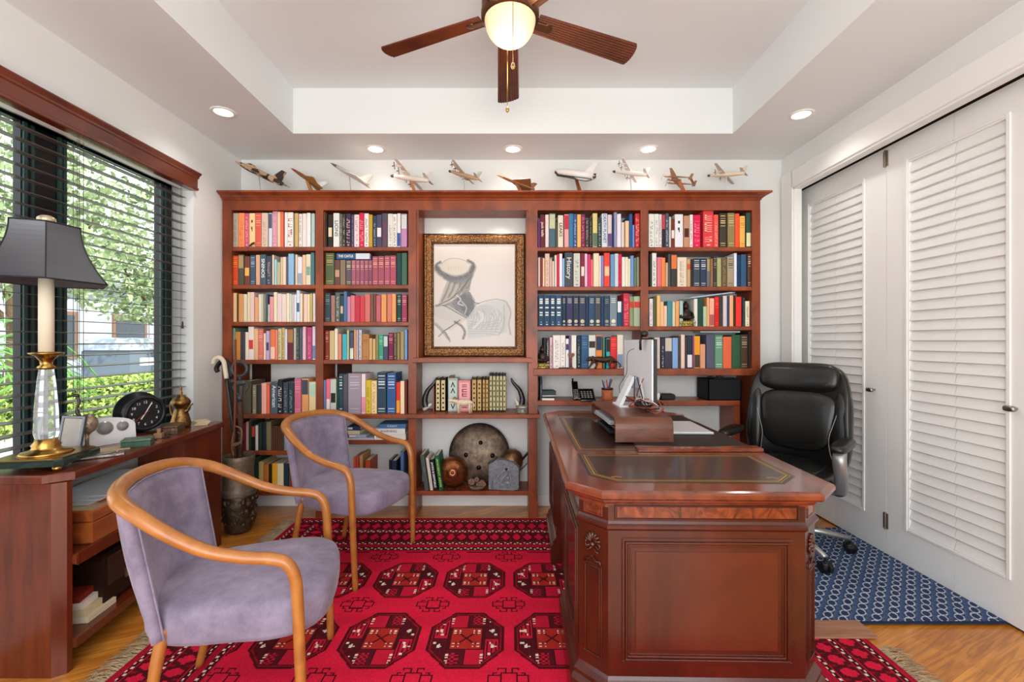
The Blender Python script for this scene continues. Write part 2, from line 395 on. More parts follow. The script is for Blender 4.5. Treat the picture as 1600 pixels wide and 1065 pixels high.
# ---- recessed ceiling lights
spots = [(-1.736, 2.755, 'nearest the window'), (-.971, 3.287, 'above the camouflage and orange jets'), (.02, 3.287, 'above the middle of the bookcase'), (1.0, 3.287, 'above the books at the monitor'), (1.783, 2.786, 'nearest the louvred doors')]
for x, y, where in spots:
    t = thing('ceiling_light', 'round white recessed ceiling light '+where, 'light', (x, y, HC), group='recessed downlights in the soffit')
    MB().lathe([(.050, -.002), (.052, -.006), (.068, -.006), (.070, 0)], 28).build('trim_ring', M_WHITE, t)
    MB().lathe([(0, -.003), (.051, -.003)], 28).build('lens', plain('fff4e0', .5, emit=6), t)
    l = light('SPOT', 'downlight', (x, y, HC-.02), 6 if y > 3 else 14, (1, .965, .91), spot_size=R(140), spot_blend=1, shadow_soft_size=.05)
# ---- ceiling fan
FX, FY = .0, 2.0
fan = thing('ceiling_fan', 'brown ceiling fan with fluted blades and lit frosted globe', 'ceiling fan', (FX, FY, 2.60))
M_BRZ = plain('6a4630', .35, .8, name='oiled_bronze')
MB().lathe([(0, .351), (.075, .351), (.075, .30), (.03, .27), (.03, .2), (.10, .19), (.125, .15), (.125, .10), (.118, .085)], 32).build('motor_housing', M_BRZ, fan)
MB().lathe([(.118, .12), (.128, .10), (.126, .075), (.112, .068)], 32).build('globe_ring', M_BRZ, fan)
gl = [(.112*math.cos(a), .072-.115*math.sin(a)) for a in [PI/2*k/10 for k in range(11)]]
MB().lathe(gl[:-1]+[(0, gl[-1][1])], 32).build('globe', plain('f4dcb0', .4, emit=.42, name='frosted_globe'), fan)
for k in range(5):
    a = PI/2+k*2*PI/5
    T = rz(a) @ Matrix.Translation((0, 0, .055)) @ Matrix.Rotation(R(5), 4, 'Y') @ Matrix.Rotation(R(-13), 4, 'X')
    b = MB(); b.T = T @ Matrix.Translation((0, 0, .045))
    n = 9; w0, w1 = .048, .062
    # reeded blade: ridges run along it
    for j in range(n):
        u0 = -1+2*j/n; u1 = -1+2*(j+1)/n
        tip = lambda u: .60+.025*math.sqrt(max(0, 1-u*u*.9))
        e = .004
        b.add([(.125, u0*w0, 0), (tip(u0), u0*w1, 0), (tip(u1), u1*w1, 0), (.125, u1*w0, 0),
               (.125, u0*w0, -.004), (tip(u0), u0*w1, -.004), (tip(u1), u1*w1, -.004), (.125, u1*w0, -.004),
               (.125, (u0+u1)/2*w0, -.008), (tip((u0+u1)/2), (u0+u1)/2*w1, -.008)],
              [(0, 1, 2, 3), (4, 8, 9, 5), (8, 7, 6, 9), (0, 3, 7, 8, 4), (1, 5, 9, 6, 2)] + ([(0, 4, 5, 1)] if j == 0 else []) + ([(3, 2, 6, 7)] if j == n-1 else []))
    blade = b.build('blade', M_BLADE, fan)
    h = MB(); h.T = T @ Matrix.Translation((0, 0, .045))
    h.box(.10, .175, -.018, .018, -.014, -.006, bv=.003); h.blob((.178, 0, -.009), (.022, .024, .006))
    h.build('blade_arm', M_BRZ, fan)
for dx, L in ((-.012, .36), (.012, .25)):
    # chains hang just in front of the globe ring
    y = .02 if dx < 0 else -.118
    ch = MB().cyl((dx, y, .06 if dx > 0 else -.05), (dx, y, .06-L), .0014, 6).lathe([(0, .0), (.006, .006), (.008, .014), (.004, .028), (0, .03)], 12, at=(dx, y, .06-L-.028))
    ch.build('pull_chain', M_BRASS, fan)
light('POINT', 'fan_globe_light', (FX, FY, 2.48), 5, (1, .92, .8), shadow_soft_size=.11)
# ---- outside the window
M_GR = plain('b9b6ad', .9, noise=.1, nscale=2)
struct(MB().box(-40, -2.35, -20, 45, -.3, -.12), 'ground_outside', M_GR)
def leaf_mass(name, label, cat, centres, n, size, hexes, parent=None, group=None, stem=None):
    mb = MB(); rnd = random.Random(len(label)*7+n)
    tot = sum(c[3]*c[4]*c[5] for c in centres)
    for cx, cy, cz_, rx, ry, rz_ in centres:
        for _ in range(int(n*rx*ry*rz_/tot)):
            u = Vector((rnd.gauss(0, 1), rnd.gauss(0, 1), rnd.gauss(0, 1))).normalized()*(.55+.5*rnd.random()**.5)
            p = Vector((cx+u.x*rx, cy+u.y*ry, cz_+u.z*rz_)); s_ = size*(.6+.8*rnd.random())
            a = Vector((rnd.gauss(0, 1), rnd.gauss(0, 1), rnd.gauss(0, 1))).normalized(); b = a.orthogonal().normalized()
            mb.add([tuple(p-a*s_), tuple(p+b*s_*.45), tuple(p+a*s_), tuple(p-b*s_*.45)], [(0, 1, 2, 3)], rnd.randrange(len(hexes)))
    return mb.build(name, [plain(h, .6, name='leaf_'+h) for h in hexes], parent)
LG = ['8a9c6c', 'a2b284', '74885a', 'b8c49c']
for i, (x, y, h, lab) in enumerate([(-9.2, 12.2, 5.0, 'tall leafy tree outside, over the grey house wall'), (-9.0, 8.1, 5.4, 'leafy tree outside, behind the black window post'),
                                    (-9.3, 16.3, 5.0, 'leafy tree outside, farthest along the hedge'), (-8.2, 4.0, 5.2, 'leafy tree outside, seen past the lampshade')]):
    t = thing('tree', lab, 'tree', (x, y, -.12), group=None)
    tr_ = MB().tube(catmull([(0, 0, 0), (.1, .1, 1.3), (-.1, .2, 2.6), (.1, 0, 3.6)]), .13, 10).tube(catmull([(0, .1, 1.9), (.5, .7, 3.0), (.7, .9, 3.8)]), .06, 8).tube(catmull([(0, .1, 1.7), (-.3, -.8, 2.8), (-.4, -1, 3.6)]), .06, 8)
    tr_.build('trunk', plain('6e5c48', .9, noise=.2), t)
    leaf_mass('crown', lab, 'tree', [(0, 0, h-.9, 1.5, 1.4, 1.7), (.2, 1.0, h-1.9, 1.2, .95, 1.1), (-.2, -1.0, h-2.1, 1.2, .95, 1.0), (.3, 0, h-2.5, 1.4, 1.2, .8)], 5200, .085, LG, t)
hb = MB().box(-7.9, -7.12, 4.8, 16, -.12, .50)
for x in (-7.7, -7.3):
    pass
hd = thing('hedge', 'clipped green hedge outside, along the pale driveway', 'hedge', (0, 0, 0))
hb.build('branches', plain('3c5222', .9), hd)
mb = MB(); rnd = random.Random(3)
hl = ['8fa54e', 'a6b962', '71883c', 'bccb78']
for _ in range(13000):
    fx = rnd.random()
    if fx < .04: p = Vector((rnd.uniform(-7.9, -7.1), 4.78+rnd.uniform(-.05, .05), rnd.uniform(-.1, .55)))
    elif fx < .6: p = Vector((-7.10+rnd.uniform(-.05, .05), rnd.uniform(4.8, 16), rnd.uniform(-.1, .55)))
    else: p = Vector((rnd.uniform(-7.9, -7.1), rnd.uniform(4.8, 16), .52+rnd.uniform(-.03, .06)))
    a = Vector((rnd.gauss(0, 1), rnd.gauss(0, 1), rnd.gauss(0, 1))).normalized(); b = a.orthogonal().normalized(); s_ = .05
    mb.add([tuple(p-a*s_), tuple(p+b*s_*.6), tuple(p+a*s_), tuple(p-b*s_*.6)], [(0, 1, 2, 3)], rnd.randrange(4))
mb.build('leaves', [plain(h, .6, name='leaf_'+h) for h in hl], hd)
# near hedge / palm by the left pane
pm = thing('palm', 'green palm fronds outside at the left window pane', 'palm', (-5.1, 4.0, -.12))
fr_ = MB()
for k in range(11):
    a = k*2*PI/11+.3; up = .9+.25*(k % 3)
    pts = catmull([(0, 0, .75), (.35*math.cos(a), .35*math.sin(a), .75+up*.55), (.8*math.cos(a), .8*math.sin(a), .8+up*.5), (1.15*math.cos(a), 1.15*math.sin(a), .7+up*.2)], 7)
    fr_.tube(pts, .008, 5)
    for j in range(3, len(pts)-1):
        for sg in (-1, 1):
            d = Vector((-math.sin(a)*sg, math.cos(a)*sg, .15)); p = pts[j]; t_ = (pts[j+1]-pts[j]).normalized()
            q = p+(d+t_*.7).normalized()*.30-Vector((0, 0, .07))
            fr_.add([tuple(p), tuple(p+t_*.03), tuple(q)], [(0, 1, 2)])
fr_.build('fronds', plain('5e8c3a', .5), pm)
MB().tube(catmull([(0, 0, 0), (.03, 0, .4), (0, 0, .8)]), .07, 9).build('trunk', plain('7a6a50', .9, noise=.3), pm)
hs = thing('house', 'grey rendered house with dark windows outside, behind the hedge', 'house', (0, 0, 0))
MB().box(-16, -14, 6, 34, -.12, 3.1).build('wall', plain('b7bbc0', .9, noise=.06, nscale=3), hs)
MB().loft([(-16.4, 5.6), (-13.6, 5.6), (-13.6, 34.4), (-16.4, 34.4)], [(0, 3.1), (0, 3.22), (-1.2, 3.7)]).build('roof', plain('8e8a86', .8), hs)
for y in (13.2, 16.0, 20.4, 24):
    wf_ = MB().box(-14.02, -13.95, y, y+1.5, .7, 2.2).build('window_frame', plain('8a6a58', .7), hs)
    MB().box(-13.95, -13.94, y+.12, y+1.38, .82, 2.08).build('pane', plain('39444c', .15), wf_)
MB().box(-14.02, -13.94, 18.3, 19.3, -.12, 2.0).build('door', plain('6a4a38', .6), hs)
ub = thing('utility_box', 'grey slope-lidded utility box outside, behind the hedge', 'utility box', (-10, 11.8, -.12))
MB().box(-.6, .6, -.55, .55, 0, 1.15, bv=.03).build('body', plain('74808c', .5), ub)
MB().loft([(-.64, -.6), (.64, -.6), (.64, .6), (-.64, .6)], [(0, 1.15), (0, 1.2), (-.1, 1.42), (-.25, 1.46)]).build('lid', plain('c4ccd2', .5), ub)
MB().box(.602, .61, -.25, .2, .75, .95).build('label_plate', M_WHITE, ub)
# ---------------------------------------------------------------- bookcase
K = 3.246/F
bx = lambda px: (px-797)*K
bz = lambda py: CZ-(py-532)*K
YC = 3.246
case = thing('bookcase', 'wall-wide cherry wood bookcase with six bays of shelves', 'bookcase', (0, 0, 0))
U = [(-2.052, -1.986), (-1.388, -1.333), (-.726, -.670), (.132, .196), (.931, .986), (1.726, 1.785)]
for i, (a, b) in enumerate(U):
    m = MB(); e = .003
    z0 = 0 if i != 4 else bz(587)
    m.loft([(a, YC), (b, YC), (b, YB-.016), (a, YB-.016)], [(0, z0), (0, 2.20)])
    if i == 5: m = MB().loft([(a, YC), (b, YC), (b, YB-.016), (a, YB-.016)], [(0, 0), (0, 2.20)])
    m.build('upright', M_CASE, case)
MB().loft([(-2.052, YC), (1.785, YC), (1.785, YB-.002), (-2.052, YB-.002)], [(0, 2.262), (.006, 2.266), (.006, 2.272), (.020, 2.284), (.026, 2.292), (.050, 2.302), (.056, 2.304), (.056, 2.316), (.052, 2.318)], mask=[1, 1, 0, .12]).build('crown_moulding', M_CASE, case)
MB().box(-2.052, 1.785, YC+.001, YC+.022, 2.193, 2.262).build('top_rail', M_CASE, case)
MB().box(-2.052, 1.785, YC+.022, YB-.002, 2.20, 2.225).box(-2.052, 1.785, YC+.022, YB-.002, 2.245, 2.264).build('top_board', M_CASE, case)
def shelf(a, b, ztop, th=.030, front=YC+.004, back=YB-.002, name='shelf'):
    return MB().loft([(a, front), (b, front), (b, back), (a, back)], [(-.004, ztop-th), (0, ztop-th+.004), (0, ztop-.004), (-.004, ztop)], mask=[1, 0, 0, 0]).build(name, M_CASE, case)
bays = [(-1.986, -1.388), (-1.333, -.726), (.196, .931), (.986, 1.726)]
HL = [bz(384.6), bz(444), bz(502), bz(561.5)]
HR = [bz(385), bz(446.8), bz(509)]
for b in (0, 1):
    for z in HL: shelf(bays[b][0], bays[b][1], z)
for b in (2, 3):
    for z in HR: shelf(bays[b][0], bays[b][1], z)
H4R = bz(575); H5 = .744; H5R = .835
shelf(.17, 1.75, H4R, .048, YC-.03)
shelf(-1.99, .21, H5, .030, 3.20)                       # long deeper ledge over the lower units
shelf(.196, 1.64, H5R, .038, YC+.0)
H6L = .475; H6M = .552; H7 = .187
shelf(-1.986, -1.388, H6L); shelf(-1.333, -.726, H6M)
for a, b in ((-1.986, -1.388), (-1.333, -.726), (-.67, .132)): shelf(a, b, H7)
MB().loft([(1.60, YC), (1.64, YC), (1.64, YB-.016), (1.60, YB-.016)], [(0, 0), (0, H5R-.038)]).build('upright', M_CASE, case)
# centre niche: lining boards, lit soffit, picture ledge
NZ = bz(322)
MB().box(-.67, .132, YC+.022, YB-.002, NZ-.006, NZ+.004).build('niche_soffit', plain('d9cfc4', .6), case)
for a_ in (-.67, .117): MB().box(a_, a_+.015, YC+.01, YB-.002, 1.14, NZ-.006).build('niche_lining', M_CASE, case)
HP = bz(558)
shelf(-.69, .152, HP, .036, YC-.025)
for px in (697, 782):
    x = (px-797)*3.36/F
    MB().lathe([(0, -.003), (.022, -.003), (.024, -.010), (.034, -.010), (.036, 0)], 20, at=(x, 3.36, NZ-.006)).build('puck_light', plain('fff0d8', .5, emit=9), case)
    light('SPOT', 'niche_spot', (x, 3.36, NZ-.03), 2.6, (1, .86, .66), spot_size=R(140), spot_blend=.9, shadow_soft_size=.02)
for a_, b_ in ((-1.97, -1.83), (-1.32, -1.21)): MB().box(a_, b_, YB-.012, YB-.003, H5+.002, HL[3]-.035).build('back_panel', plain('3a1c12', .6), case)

# ---------------------------------------------------------------- books
# crop-x0, crop scale, crop bottom, then x0,x1,ytop,colour[,style,second colour] for each book
SH = {}
def row(key, x0, s, yb, z, data, front=YC+.022):
    L = []
    for it in data.split(';'):
        p = it.split()
        a, b, yt = float(p[0]), float(p[1]), float(p[2])
        L.append(dict(x0=(x0+a/s-797)*(front)/F, x1=(x0+b/s-797)*(front)/F, h=(yb-yt)/s*front/F, c=p[3], st=p[4] if len(p) > 4 else '', c2=p[5] if len(p) > 5 else None, tx=' '.join(p[6:]).replace('_', ' ') if len(p) > 6 else None, z=z, y=front, key=key))
    SH[key] = L
row(('far-left bay', 'top shelf'), 355, 10.667, 680, HL[0], "85 185 115 b5a898 v 8f8478;188 288 110 f79460 v d87840;292 365 115 d6607a v f5c8d0;368 465 115 f9d49b s 4a3b20;468 570 110 dd6350 b f5a38c;573 680 110 dcc3b0 v b0a070;692 750 110 d5dcea h 5c5c7c;752 840 85 d797a8 v f0c8d0;842 885 90 fcd5a8;888 940 90 e8735c;958 1002 100 f0ece8;1004 1100 100 efece6 V c0504a;1128 1185 115 cfae70;1195 1250 125 e9e2dc v 888888;1255 1320 120 f3e3e0;1325 1390 110 f2f0ea;1405 1460 120 b7d3d0")
row(('far-left bay', 'second shelf'), 355, 10.667, 615, HL[1], "85 180 130 d9502f b f39a3a;187 277 110 5b5a50 h b59c6c;288 378 140 7a4a3c m f2bf62;385 470 125 4a6078 b b9c6d8;478 545 115 e3ae8c;550 645 110 4f6272 V f4f4f4 SNINOS;652 740 135 4c5060 v d5b9b5;750 780 115 f3d8c8;790 825 190 a6dede;830 885 240 c3b89a;890 925 160 e3cba8;928 980 150 f5dcc0;985 1015 150 5d5f7f;1018 1110 95 93bede;1135 1170 110 f1cfb0;1175 1250 150 e8e6ec L 9aaabf;1255 1310 115 f2c6a4;1315 1390 105 e8dcc0 m 7fae9d;1392 1455 75 4e7d80")
row(('far-left bay', 'third shelf'), 355, 10.667, 590, HL[2], "98 158 110 f3c9a0;160 188 120 5a4a1a;190 268 125 e3a468;272 330 130 f0e0c4;338 380 95 f0e4b8;382 450 95 eecfc8;460 515 180 f2b080 L c04028;520 575 130 e9ddc8;580 600 130 dfe6d0;602 645 130 8f8c78 v d0c8b0;650 675 130 54647c;680 705 300 d8e2cc;710 770 170 f0a0a8;775 830 95 f3e8c8;835 910 120 ecd6d4;912 985 130 f0dccd;988 1040 115 f4e6cc;1045 1075 125 dcecd0;1080 1110 140 e5cfe0;1115 1150 135 eef2ee;1155 1210 65 dfe9f4 m 4c6c98;1215 1255 120 f8e4cc;1275 1340 130 f4d0b8;1342 1375 130 f8ecd4;1378 1420 120 c8b868;1430 1470 120 f4e4ec")
row(('far-left bay', 'fourth shelf'), 355, 10.667, 640, HL[3], "82 135 115 6fa39a;137 220 175 d08c3c;222 300 170 444450;302 350 180 f2e8d0 h 40b8c0;352 445 90 f6e8dc m d84840;447 515 125 f0bc90;518 600 125 e07c6c b f0b0a0;605 645 200 f8d8c0;650 700 160 c8b4d8 m 505070;703 720 160 a890b8;722 800 135 f08048 L f8ccb0;803 840 140 f49080;850 905 120 d8d09c v 585848;910 960 110 d0b878 v 504048;962 1000 130 e0e0f0;1005 1105 120 70303c h b08050;1108 1150 115 b8c0b0;1152 1200 115 50504c v b0a890;1203 1255 110 506068;1258 1310 90 f0c0d0;1330 1415 100 c04c78 v e8a0b8;1422 1470 85 e8e0f4 L 7090b8")
row(('second bay', 'top shelf'), 500, 11.034, 700, HL[0], "65 80 95 f0b888;85 120 110 3c3430;140 215 140 34302c m e8dcb8;230 335 115 ecebe4 V 6c7880 LIONS;338 385 130 6c6c60 v c0c0b0;388 440 130 46463f v d8d8c8;450 530 125 4a3a4c V e8c0d0;540 585 140 585070 v a098b8;590 675 140 f4dcdc v a08088;680 760 110 dc3054 V f8b0b8;765 840 120 f4f0f0 v 607080;842 905 140 c8a438;915 975 160 38485c v c8d0e0;978 1065 145 50506c m f8e8e8;1070 1165 120 5c5464 v b03848;1170 1255 125 eae6dc v a0a090;1257 1325 130 f4f0e8 v 303038;1330 1390 120 f0ecec L 3c5ca8;1400 1500 125 c890c0 h d8e0dc")
row(('second bay', 'second shelf'), 500, 11.034, 635, HL[1], "95 245 85 5c6b4c b c8b070;255 345 205 704c48 m c8a080;350 440 205 8c7c64;450 540 205 645c64 b e8dcb0;545 615 205 a86474 b e8b0a0;620 685 205 a06070 b e8b0a0;690 760 205 a06078 b e8b0a0;765 835 205 98586c b e8b0a0;838 900 205 8c5468 b e8b0a0;905 1000 145 b0586c b f0b898;1005 1105 140 a85868 b f0b898;1112 1205 135 b05c74 b f0b898;1210 1310 130 b4566a b f0b898;1320 1400 90 28484a;1408 1500 85 48705c")
row(('second bay', 'third shelf'), 500, 11.034, 600, HL[2], "85 180 110 3c5058 b 8898a0;190 260 145 a87c74;268 345 110 606c64 v e8e8d8;350 405 150 305058 m d8b8a0;408 465 80 5878a0;470 525 165 c890b4;528 600 145 dc7c84;603 685 150 c83c50;690 770 155 d44850;775 865 120 d47870;875 915 120 886050 b d0b090;920 965 120 785048 b d0b090;970 1045 145 c86870;1055 1145 125 e8a068;1158 1235 120 d88068;1238 1310 120 eca468;1330 1400 120 204c4c b c0d0b8;1410 1500 125 a04860 b e8a0a0")
row(('second bay', 'fourth shelf'), 500, 11.034, 600, HL[3], "90 155 100 8c3c34 b e8a088;165 245 100 d4bc88;250 305 65 ece4cc;312 370 155 e09078;385 460 160 48b4c0;465 500 90 b8c8a8 v 485840;515 580 130 4c586c L e0e4d0;585 625 85 d89c68;628 655 90 c8c0d8;668 720 85 d0c8c4 v 606060;728 845 160 bc8450 b 905c30;850 900 230 d4b07c;910 955 240 e0b87c;960 1010 185 8c8860;1015 1090 175 40a080 b a0d8c0;1095 1170 185 505070 h c8d8d0;1180 1265 135 782850 b e8a080;1272 1325 130 605040 v c0b090;1330 1375 140 9c8c58;1385 1450 110 a89468;1460 1505 80 7ca8dc")
row(('bay right of the picture', 'top shelf'), 836, 9.302, 595, HR[0], "45 70 175 7850a0;75 140 120 6c2c34 V e8d8c8 jack_tells;148 200 120 ecd8d4;205 295 100 506c7c h c8cca0;298 325 230 585840;332 410 130 e8dcc8 V 484840 LEAKS;425 490 115 e8a8a8 h c83040;492 555 105 407ca0;558 608 110 405c94 v e8e8f0;612 668 115 f0b868;672 725 115 8c3058 v e89cb0;730 785 180 4c4444 v c8b8a8;790 830 160 38383c v a0a090;838 905 100 e0d088 L 607868;912 965 170 34484c v c8d8c8;970 1050 105 dce0e8 V 586ca0 DEATH_PLANET;1055 1115 120 dccccc L 64508c;1118 1145 160 303858;1148 1190 85 9498bc;1192 1250 110 ece4f0;1255 1298 230 dcd0cc;1310 1365 210 f0c8a0;1370 1415 110 305c98;1417 1445 270 7c98d8;1455 1520 105 d03440 V f8b0a8")
row(('bay right of the picture', 'second shelf'), 836, 9.302, 570, HR[1], "45 72 150 f0dcdc;75 105 150 8c4040;110 140 155 f4c8a0;145 210 90 e4c0b0 v b08070;212 245 160 d4b8a8;248 280 200 f0ccc0;285 315 110 dce0cc;318 352 100 d82c4c;355 395 90 f4f0f8;397 430 160 8cb8d8;432 550 75 485058 V e8e8e8 History;560 655 85 d4d4c8 v 707880;665 720 85 882c40 m f0dccc;722 760 90 e8c0dc;765 808 100 d84070;810 845 175 f07078;850 930 85 ece0c0;932 960 120 e8dcdc;962 998 120 8c88c0;1003 1085 80 f04c3c m f8c8a0;1095 1155 100 6c98c0;1158 1210 90 c8d8e0;1212 1258 95 dc2c54 v 601020;1262 1310 140 f0e8e0;1312 1350 140 f0ecd0;1352 1385 165 e8e8c8;1388 1435 120 7898d0;1440 1470 150 688c78;1475 1515 140 8c907c v 383838")
row(('bay right of the picture', 'third shelf'), 836, 9.302, 545, HR[2], "48 128 95 2c4c68 g e8e8e0;130 215 95 2c4c68 g e8e8e0;218 296 95 2c4c68 g e8e8e0;300 390 95 345474 g e8e8e0;395 450 100 283c50 c d8d0b8;455 550 100 3c3c60 c d8d0b8;555 635 100 38404c c d8d0b8;640 735 100 38405c c e0d0a8;738 775 110 2c4058;780 870 100 34506c c d8d0b8;872 955 100 484c54 c e8e0c8;960 1000 110 2c4468;1003 1085 105 34485c c a8a8a0;1088 1190 95 80909c c f0e8d0;1195 1255 175 285070 h e8e8e8;1258 1280 185 384868;1285 1370 70 d0344c V f08c98;1373 1430 110 909870 u d04038;1435 1525 110 a8bc9c u d84038")
row(('bay right of the picture', 'fourth shelf'), 836, 9.302, 560, H4R, "125 160 115 2c302c;165 208 120 40383c v e8e8e8;212 255 110 dcb8c0 v 403038;262 370 80 ece8e0 v b0a8a0;372 440 80 f4ece4 v a09890;445 490 130 ece8ec u 4c3c78;495 525 85 786080;528 600 80 ecece0;605 668 90 20384c v b8a878;672 775 80 385c84 b 6888a8;780 880 80 dce0d8 u 40343c;885 975 80 e88c48 h 28405c;985 1015 110 58846c;1035 1090 125 3cb0b8 h 3c1c24;1095 1190 105 dc3434 b f06858;1195 1280 75 e8dccc L 8098b8")
row(('far-right bay', 'top shelf'), 1008, 9.04, 572, HR[0], "50 130 100 ecece4 v 707878;132 195 100 e4e8e0 v 909090;197 235 105 ecdcdc v 803040;237 282 100 302c34 h c84858;285 335 95 505868 v e0e0e8;340 365 140 dcdcd4;367 415 170 7c3428 m f0e0e0;420 535 105 e8e8ec s 303844;545 625 125 c49070 m 50281c;630 675 110 f0e4e4 v 904058;680 780 115 e01c50 V f490a8;820 965 50 dc4048 V f8ccb0;970 1035 110 e8584c v f8b8a0;1050 1145 90 403830 b d8c080;1165 1265 85 8c7c50 b c8b888;1270 1330 95 f05430;1335 1410 130 f0b054 b c87830;1425 1500 85 304c40 L e0dcb0")
row(('far-right bay', 'second shelf'), 1008, 9.04, 550, HR[1], "64 92 90 303430;98 160 75 e8e8e4 v 404868;168 228 135 e07884;230 285 140 f08850;288 323 210 c8a888;325 360 90 505050 v d0d0d0;365 450 90 3c3c38 h e07844;455 585 135 e8d8c4 v b0a090;590 640 160 c8a478 u d06030;645 675 160 403028 v f0e0d0;680 775 150 3c4854 b e0e0e0;780 865 150 303c54 b e0e0e0;870 915 150 6c6c70 h a89868;920 960 150 946c50;965 1010 120 403c34 b a8a088;1015 1075 150 a8a878;1080 1155 150 685840 v b09868;1160 1250 130 a8987c b 504838;1255 1295 75 dce4f4;1300 1350 100 203860;1352 1430 95 34587c;1445 1505 90 584034 b e8c8a0")
row(('far-right bay', 'third shelf'), 1008, 9.04, 525, HR[2], "60 110 135 e8e4e8 v c07080;115 160 110 5c5c38;165 215 90 f0c080;218 262 180 f4c490;264 310 235 f0c8b0 m a8c0a8;315 382 165 488c9c;385 425 180 d8d0b0 L e09070;430 480 170 f0a868;488 535 170 a8ccc8;690 740 135 e4e4d4;745 815 140 284c40;820 870 245 b0c8a8;872 905 120 f0b478;910 975 130 f8b498 L b06060;980 1045 105 d42424 b f06048;1050 1095 100 403c38;1100 1155 95 d8ccd4;1158 1190 100 304468 v e0e0e8;1192 1245 90 f0b080;1250 1275 90 402c1c;1280 1360 110 f03830;1375 1410 120 304048 v a0b0b0;1415 1475 170 f0e8c8 v 404040;1478 1505 160 683028")
row(('far-right bay', 'fourth shelf'), 1008, 9.04, 575, H4R, "100 130 140 485048 v e0e0d0;133 210 140 d4ccc0;225 275 150 3c4050 v e0e0e8;278 380 135 404050 h d0c8b8;385 465 145 88b0e0;470 500 120 504840;505 560 100 f0d4c4;565 590 130 504044;592 665 120 303848 L f0e8f0;670 690 110 88508c;692 775 120 f0a030 L 484038;778 850 235 e0a080;865 985 100 585c70;988 1095 110 6c9c80 b d0e8d0;1100 1220 130 e86c48;1225 1345 105 305c40;1350 1450 100 4c382c b b8a088;1460 1500 60 2c2420")
row(('far-left bay', 'fifth shelf'), 375, 12.53, 870, H5, "-140 -85 250 d8a070;-80 -20 260 304c48;-15 50 300 a06848;60 220 230 5c5444;245 315 310 948870 b c8c0a8;330 415 315 343c38;420 515 275 f4b0a0;520 580 310 e87050;600 735 260 4c5c68 V e0e0e0 American;740 830 205 28282c V e8e8e8;845 940 260 404858 v a0a8b8;950 1050 265 34444c v a0b0b0;1065 1195 195 d07088 b e89cac;1210 1340 190 e8a468 h 484c60;1350 1480 250 ecd0a0 h b8d8c0", 3.235)
row(('second bay', 'fifth shelf'), 500, 11.034, 765, H5, "62 108 190 7078a8;110 175 170 f07080 L f0e0e0;178 280 175 c8ccc0 m 282c28;285 325 150 28483c;328 395 80 304c58 b d8e0e0;400 480 90 585460;485 710 75 a094a0 b c8bcc8;715 785 80 f0dcdc L f090a8;790 880 190 d8bc38 v 907818;885 980 200 f4d498 v b88040;985 1140 60 304858 b e0e8e8;1155 1305 65 385c90 b c8d8f0;1315 1380 225 e03828 L f0a030;1385 1455 205 f0d8b0;1460 1500 200 6c2c2c v f0c8c0", 3.235)
row(('far-left bay', 'sixth shelf'), 365, 8.524, 440, H6L, "120 160 80 882040;165 200 60 e0b8b0;203 240 60 34442c;243 288 110 202028 h d84840;290 325 110 e8e4dc;330 375 70 28382c;380 430 60 202830;435 500 60 7c7454;505 530 115 5c3c28 b 886040;532 557 115 5c3c28 b 886040;559 584 115 5c3c28 b 886040;586 611 115 5c3c28 b 886040;613 638 115 5c3c28 b 886040;640 665 115 5c3c28 b 886040;670 720 50 7c98a0;725 780 60 343c48")
row(('far-left bay', 'lowest shelf'), 365, 8.524, 1000, H7, "60 110 600 503c38;115 160 590 4c4444;165 220 580 303830;225 265 580 3c4c44;270 330 570 204838;335 395 620 d8c078 s 402030;398 465 650 c87830 v f0d080;470 510 650 2c2018;512 580 640 e8a828 h 302018;582 665 640 e8d8b0 v 707060;670 730 640 203848;738 763 640 6c5838;765 810 640 b83828")
row(('second bay', 'lowest shelf'), 535, 11.836, 1370, H7, "205 250 760 d86048;253 300 750 c85040;315 375 720 c89860;420 515 810 b85030 h d8b0a0;860 905 810 202838 v e8e8e8;910 1000 820 283050 v d0d8e8;1075 1135 660 5070a0 v e0e0e8")
row(('centre bay', 'long ledge'), 650, 8.649, 610, H5, "265 330 155 1c1816 p dcc894;335 402 155 1c1816 p dcc894;432 565 160 a8b8b0 P 1c2028;572 738 190 e89098 P a02838;752 820 150 403428 p c8a868;823 890 150 403428 p c8a868;898 935 150 30281c p c8a060;938 982 150 30281c p c8a060;990 1033 95 283430 p c8c090;1036 1079 95 283430 p c8c090;1082 1125 95 283430 p c8c090;1128 1171 95 283430 p c8c090;1174 1217 95 283430 p c8c090", 3.33)

def cname(h):
    import colorsys
    r, g, b = [int(h[i:i+2], 16)/255 for i in (0, 2, 4)]
    hh, l, s = colorsys.rgb_to_hls(r, g, b); d = hh*360
    ch = max(r, g, b)-min(r, g, b)
    if l < .17: return 'black'
    if ch < .075:
        return 'charcoal' if l < .35 else 'grey' if l < .72 else 'white'
    if l > .86 and ch < .2: return 'ivory' if d < 80 else 'white'
    pale = l > .76; dark = l < .36
    if d < 14 or d >= 345:
        return 'pale pink' if pale else 'maroon' if dark else ('dusty red' if ch < .35 else 'red')
    if d < 42:
        if pale: return 'cream'
        if dark: return 'dark brown'
        return 'orange' if ch > .55 else 'tan' if l > .5 else 'brown'
    if d < 70: return 'pale yellow' if pale else 'olive' if l < .45 else 'mustard' if ch > .4 else 'khaki'
    if d < 165: return 'pale green' if pale else 'dark green' if dark else 'green'
    if d < 200: return 'pale teal' if pale else 'dark teal' if dark else 'turquoise'
    if d < 255: return 'pale blue' if pale or l > .68 else 'navy' if dark else 'blue'
    if d < 300: return 'lilac' if l > .55 else 'violet'
    return 'pale pink' if pale else 'plum' if dark else 'rose pink'
